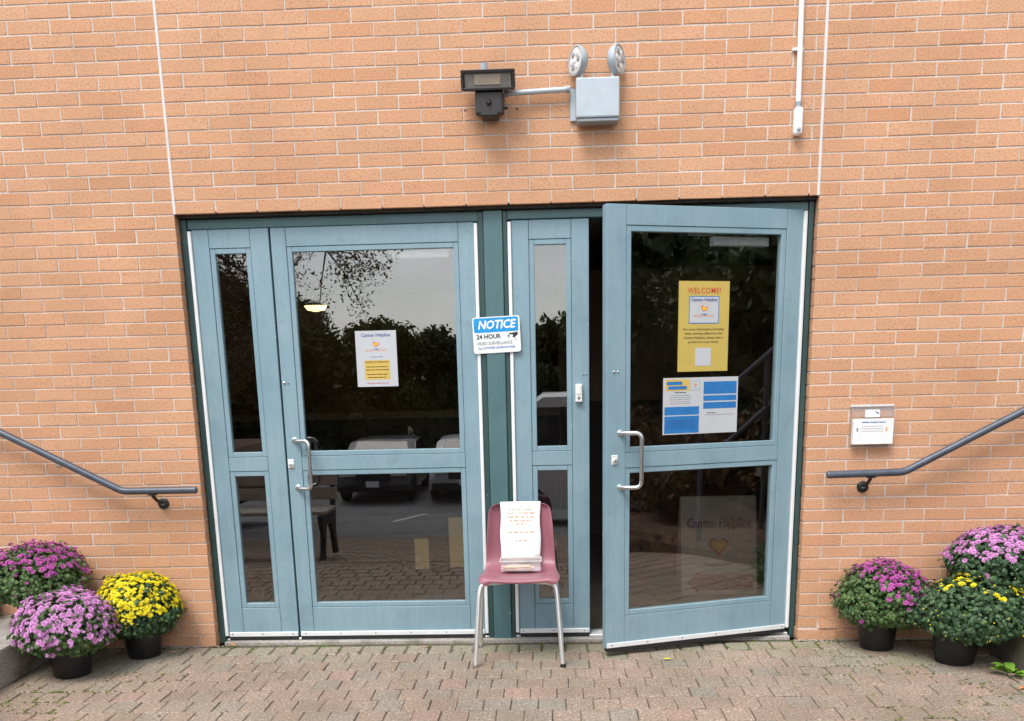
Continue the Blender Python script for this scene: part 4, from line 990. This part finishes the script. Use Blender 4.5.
for i, x in enumerate((-5.05, -2.5, .05)):
    zz = gz(-15); o = pydata('bay_line', [(x-.05, -16, gz(-16)-.008), (x+.05, -16, gz(-16)-.008), (x+.05, -11.5, gz(-11.5)-.008), (x-.05, -11.5, gz(-11.5)-.008)], [(0, 1, 2, 3)], 'road_paint', bpy.data.objects['car_park'])

def tree(name, label, x, y, h, r, trunk_h, leaf_m, nleaf, seed, ls=.12, group='trees reflected in the door glass', squash=1.0, limbs=7, cone=0.0, crown_low=0.0, core=5000, twigs=0):
    g = random.Random(seed); z0 = gz(y); tr = empty(name, (x, y, z0), label, 'tree', group)
    mb = MB(); n = 6; top = h*.85
    path = [(x+g.gauss(0, .04)*i, y+g.gauss(0, .04)*i, z0-.1+top*i/n) for i in range(n+1)]
    mb.tube(path, [max(.02, h*.022*(1-.85*i/n)) for i in range(n+1)], 9)
    cl = []
    for i in range(limbs):
        a = 6.28318*i/limbs+g.random(); hh = trunk_h+(h-trunk_h)*g.uniform(.05, .75); q = r*g.uniform(.55, .95)*(1-cone*(hh-trunk_h)/(h-trunk_h))
        p0 = Vector((x, y, z0+hh)); p2 = Vector((x+q*math.cos(a), y+q*math.sin(a), z0+hh+g.uniform(.05, .25)*r-crown_low*r)); p1 = (p0+p2)/2+Vector((0, 0, .12*r))
        mb.tube([p0, p1, p2], [h*.009, h*.006, h*.002], 6); cl.append((p1, r*.40)); cl.append((p2, r*.36))
        for k in range(2): cl.append((p2+Vector((g.gauss(0, .3), g.gauss(0, .3), g.gauss(0, .25)))*r*.6, r*.26))
    if twigs:
        ends = [c for c in cl[1::4]] + [c for c in cl[0::4]]; cl = []
        for (p, _) in ends:
            for k in range(twigs):
                d = Vector((g.gauss(0, 1), g.gauss(0, 1), g.gauss(-.15, .6))).normalized(); ln_ = r*g.uniform(.18, .40); q1 = p+d*ln_*.5+Vector((0, 0, .03*r)); q2 = p+d*ln_
                mb.tube([p, q1, q2], [.012, .008, .004], 5)
                for f in (.45, .75, 1.0): cl.append((p+d*ln_*f+Vector((g.gauss(0, .05), g.gauss(0, .05), g.gauss(0, .05))), r*g.uniform(.045, .085)))
    mb.build('trunk', 'bark', tr, True)
    for i in range(0 if twigs else limbs):
        hh = g.uniform(.1, 1); q = r*.75*(1-cone*hh)*g.random(); a = g.uniform(0, 6.28); cl.append((Vector((x+q*math.cos(a), y+q*math.sin(a), z0+trunk_h+(h-trunk_h)*hh*.92)), r*.38*(1-cone*hh*.6)))
    vs, fs = [], []; tot = sum(c[1]**2 for c in cl)
    for (c, cr) in cl:
        for k in range(int(nleaf*cr*cr/tot)):
            d = Vector((g.gauss(0, 1), g.gauss(0, 1), g.gauss(0, 1))).normalized()*cr*(g.random()**.45); p = c+Vector((d.x, d.y, d.z*squash))
            n2 = Vector((g.gauss(0, 1), g.gauss(0, 1), g.gauss(.6, 1))).normalized(); ax = n2.orthogonal().normalized(); ax.rotate(Matrix.Rotation(g.uniform(0, 6.28), 3, n2)); bx_ = n2.cross(ax); s = ls*g.uniform(.6, 1.3); b0 = len(vs)
            vs += [tuple(p-ax*s), tuple(p-bx_*s*.45), tuple(p+ax*s), tuple(p+bx_*s*.45)]; fs.append((b0, b0+1, b0+2, b0+3))
        for k in range(int(core*cr*cr/tot)):
            p = c+Vector((g.gauss(0, 1), g.gauss(0, 1), g.gauss(0, 1))).normalized()*cr*.66*(g.random()**.5); n2 = Vector((g.gauss(0, 1), g.gauss(0, 1), g.gauss(0, .6))).normalized(); ax = n2.orthogonal().normalized(); ax.rotate(Matrix.Rotation(g.uniform(0, 6.28), 3, n2)); bx_ = n2.cross(ax); s = ls*g.uniform(1.8, 3.2); b0 = len(vs)
            vs += [tuple(p-ax*s), tuple(p-bx_*s*.6), tuple(p+ax*s), tuple(p+bx_*s*.6)]; fs.append((b0, b0+1, b0+2, b0+3))
    tag(pydata('crown', vs, fs, leaf_m, tr), None, kind='stuff')
    return tr
tree('broadleaf_tree', 'near broadleaf tree whose low branches hang into the reflected sky, left wide door', -5.2, -7.6, 6.2, 3.0, 1.9, 'autumn_leaf', 60000, 1, .026, limbs=24, crown_low=.22, core=0, twigs=7)
TL = [(-15, -27, 7.5, 3.0), (-11.5, -29, 6.6, 3.0), (-8.2, -27, 5.6, 2.6), (-5.6, -29, 4.9, 2.4), (-3.3, -30, 4.6, 2.3), (-1.2, -28.5, 4.7, 2.2), (.9, -29, 5.9, 2.1), (3.2, -27.5, 5.2, 2.2), (5.6, -29, 5.6, 2.6), (8.5, -27, 6.2, 2.8), (12, -28, 6.8, 3.0), (16, -26, 7.2, 3.2)]
WH = ['at the far left', 'second from left', 'third from left', 'fourth from left', 'fifth from left', 'sixth from left', 'tall, seventh from left', 'eighth from left', 'ninth from left', 'tenth from left', 'eleventh from left', 'at the far right']
for i, (x, y, h, r_) in enumerate(TL):
    tree('woodland_tree', 'dark green tree of the woodland row behind the car park, ' + WH[i], x, y, h, r_, .6, 'tree_leaf_dark' if i % 3 else 'tree_leaf', 14000, 20+i, .10, cone=.45 if i % 2 else .2, crown_low=.2)
SG = 'dense shrubs on the bank reflected in the open door'
for i, (x, y, h, r_, m_) in enumerate(((6.3, -3.2, 3.6, 1.7, 'tree_leaf_dark'), (7.4, -5.6, 4.6, 2.0, 'tree_leaf_dark'), (9.0, -7.8, 5.4, 2.3, 'tree_leaf'), (6.6, -8.2, 4.0, 1.9, 'tree_leaf_dark'), (9.6, -4.3, 5.6, 2.2, 'tree_leaf_dark'), (4.9, -11.0, 4.2, 1.9, 'autumn_leaf'), (8.3, -2.2, 4.8, 1.8, 'autumn_leaf'), (11.5, -10.5, 7, 2.6, 'tree_leaf_dark'))):
    tree('bank_tree', ['dark bushy tree nearest the right stair', 'tall dark tree behind the nearest bush on the right bank', 'green tree in the middle of the right bank', 'low dark tree at the foot of the right bank', 'tall dark tree high on the right bank', 'rusty-leaved tree beside the car park at right', 'rusty-leaved tree beside the wall at far right', 'large dark tree at the back of the right bank'][i] + ', reflected in the open door', x, y, h, r_, .3, m_, 11000, 60+i, .055, group=SG, crown_low=.3)
for i, (x, y, h, r_, m_) in enumerate(((-6.6, -4.0, 3.8, 1.6, 'autumn_leaf'), (-8.0, -6.8, 5.2, 2.0, 'tree_leaf_dark'), (-7.0, -10.5, 5.0, 2.1, 'tree_leaf_dark'))):
    tree('bank_tree', ['rusty-leaved tree by the left stair', 'dark tree behind the rusty one on the left bank', 'dark tree on the left bank beside the car park'][i] + ', reflected in the left doors', x, y, h, r_, .4, m_, 9000, 80+i, .06, group='trees on the bank at left')
o = MB().box(2.85, 14, -14, -.95, -1.6, .10, .05).build('mulch_bank', 'mulch'); o['kind'] = 'structure'
o = MB().box(-14, -4.7, -13, -.3, -.6, .30, .1).build('mulch_bank', 'mulch'); o['kind'] = 'structure'
for i, (x, y, h, r_) in enumerate(((3.9, -2.9, 1.0, .62), (4.7, -4.2, 1.2, .75), (5.2, -2.6, 1.3, .7))):
    tree('low_shrub', ['low rusty shrub nearest the right stair railing', 'low rusty shrub in front of the dark bank trees', 'low rusty shrub farther up the right bank'][i] + ', reflected in the open door', x, y, h, r_, .15, 'autumn_leaf', 5000, 90+i, .03, group='low shrubs on the right bank', crown_low=.2, core=1500)
hr = empty('stair_railing', (3.4, -1.85, 0), 'grey pipe railing on the outer side of the right stair, reflected in the open door', 'railing')
for dz in (0, -.42): MB().tube([(2.93, -1.85, 1.08+dz), (4.6, -1.85, 1.98+dz)], .02, 10).build('rail', 'rail_paint', hr, True)
for xx, zz in ((2.95, .1), (3.7, .1), (4.55, .1)): MB().tube([(xx, -1.85, zz), (xx, -1.85, .98+(xx-2.75)*.54)], .02, 10).build('post', 'rail_paint', hr, True)
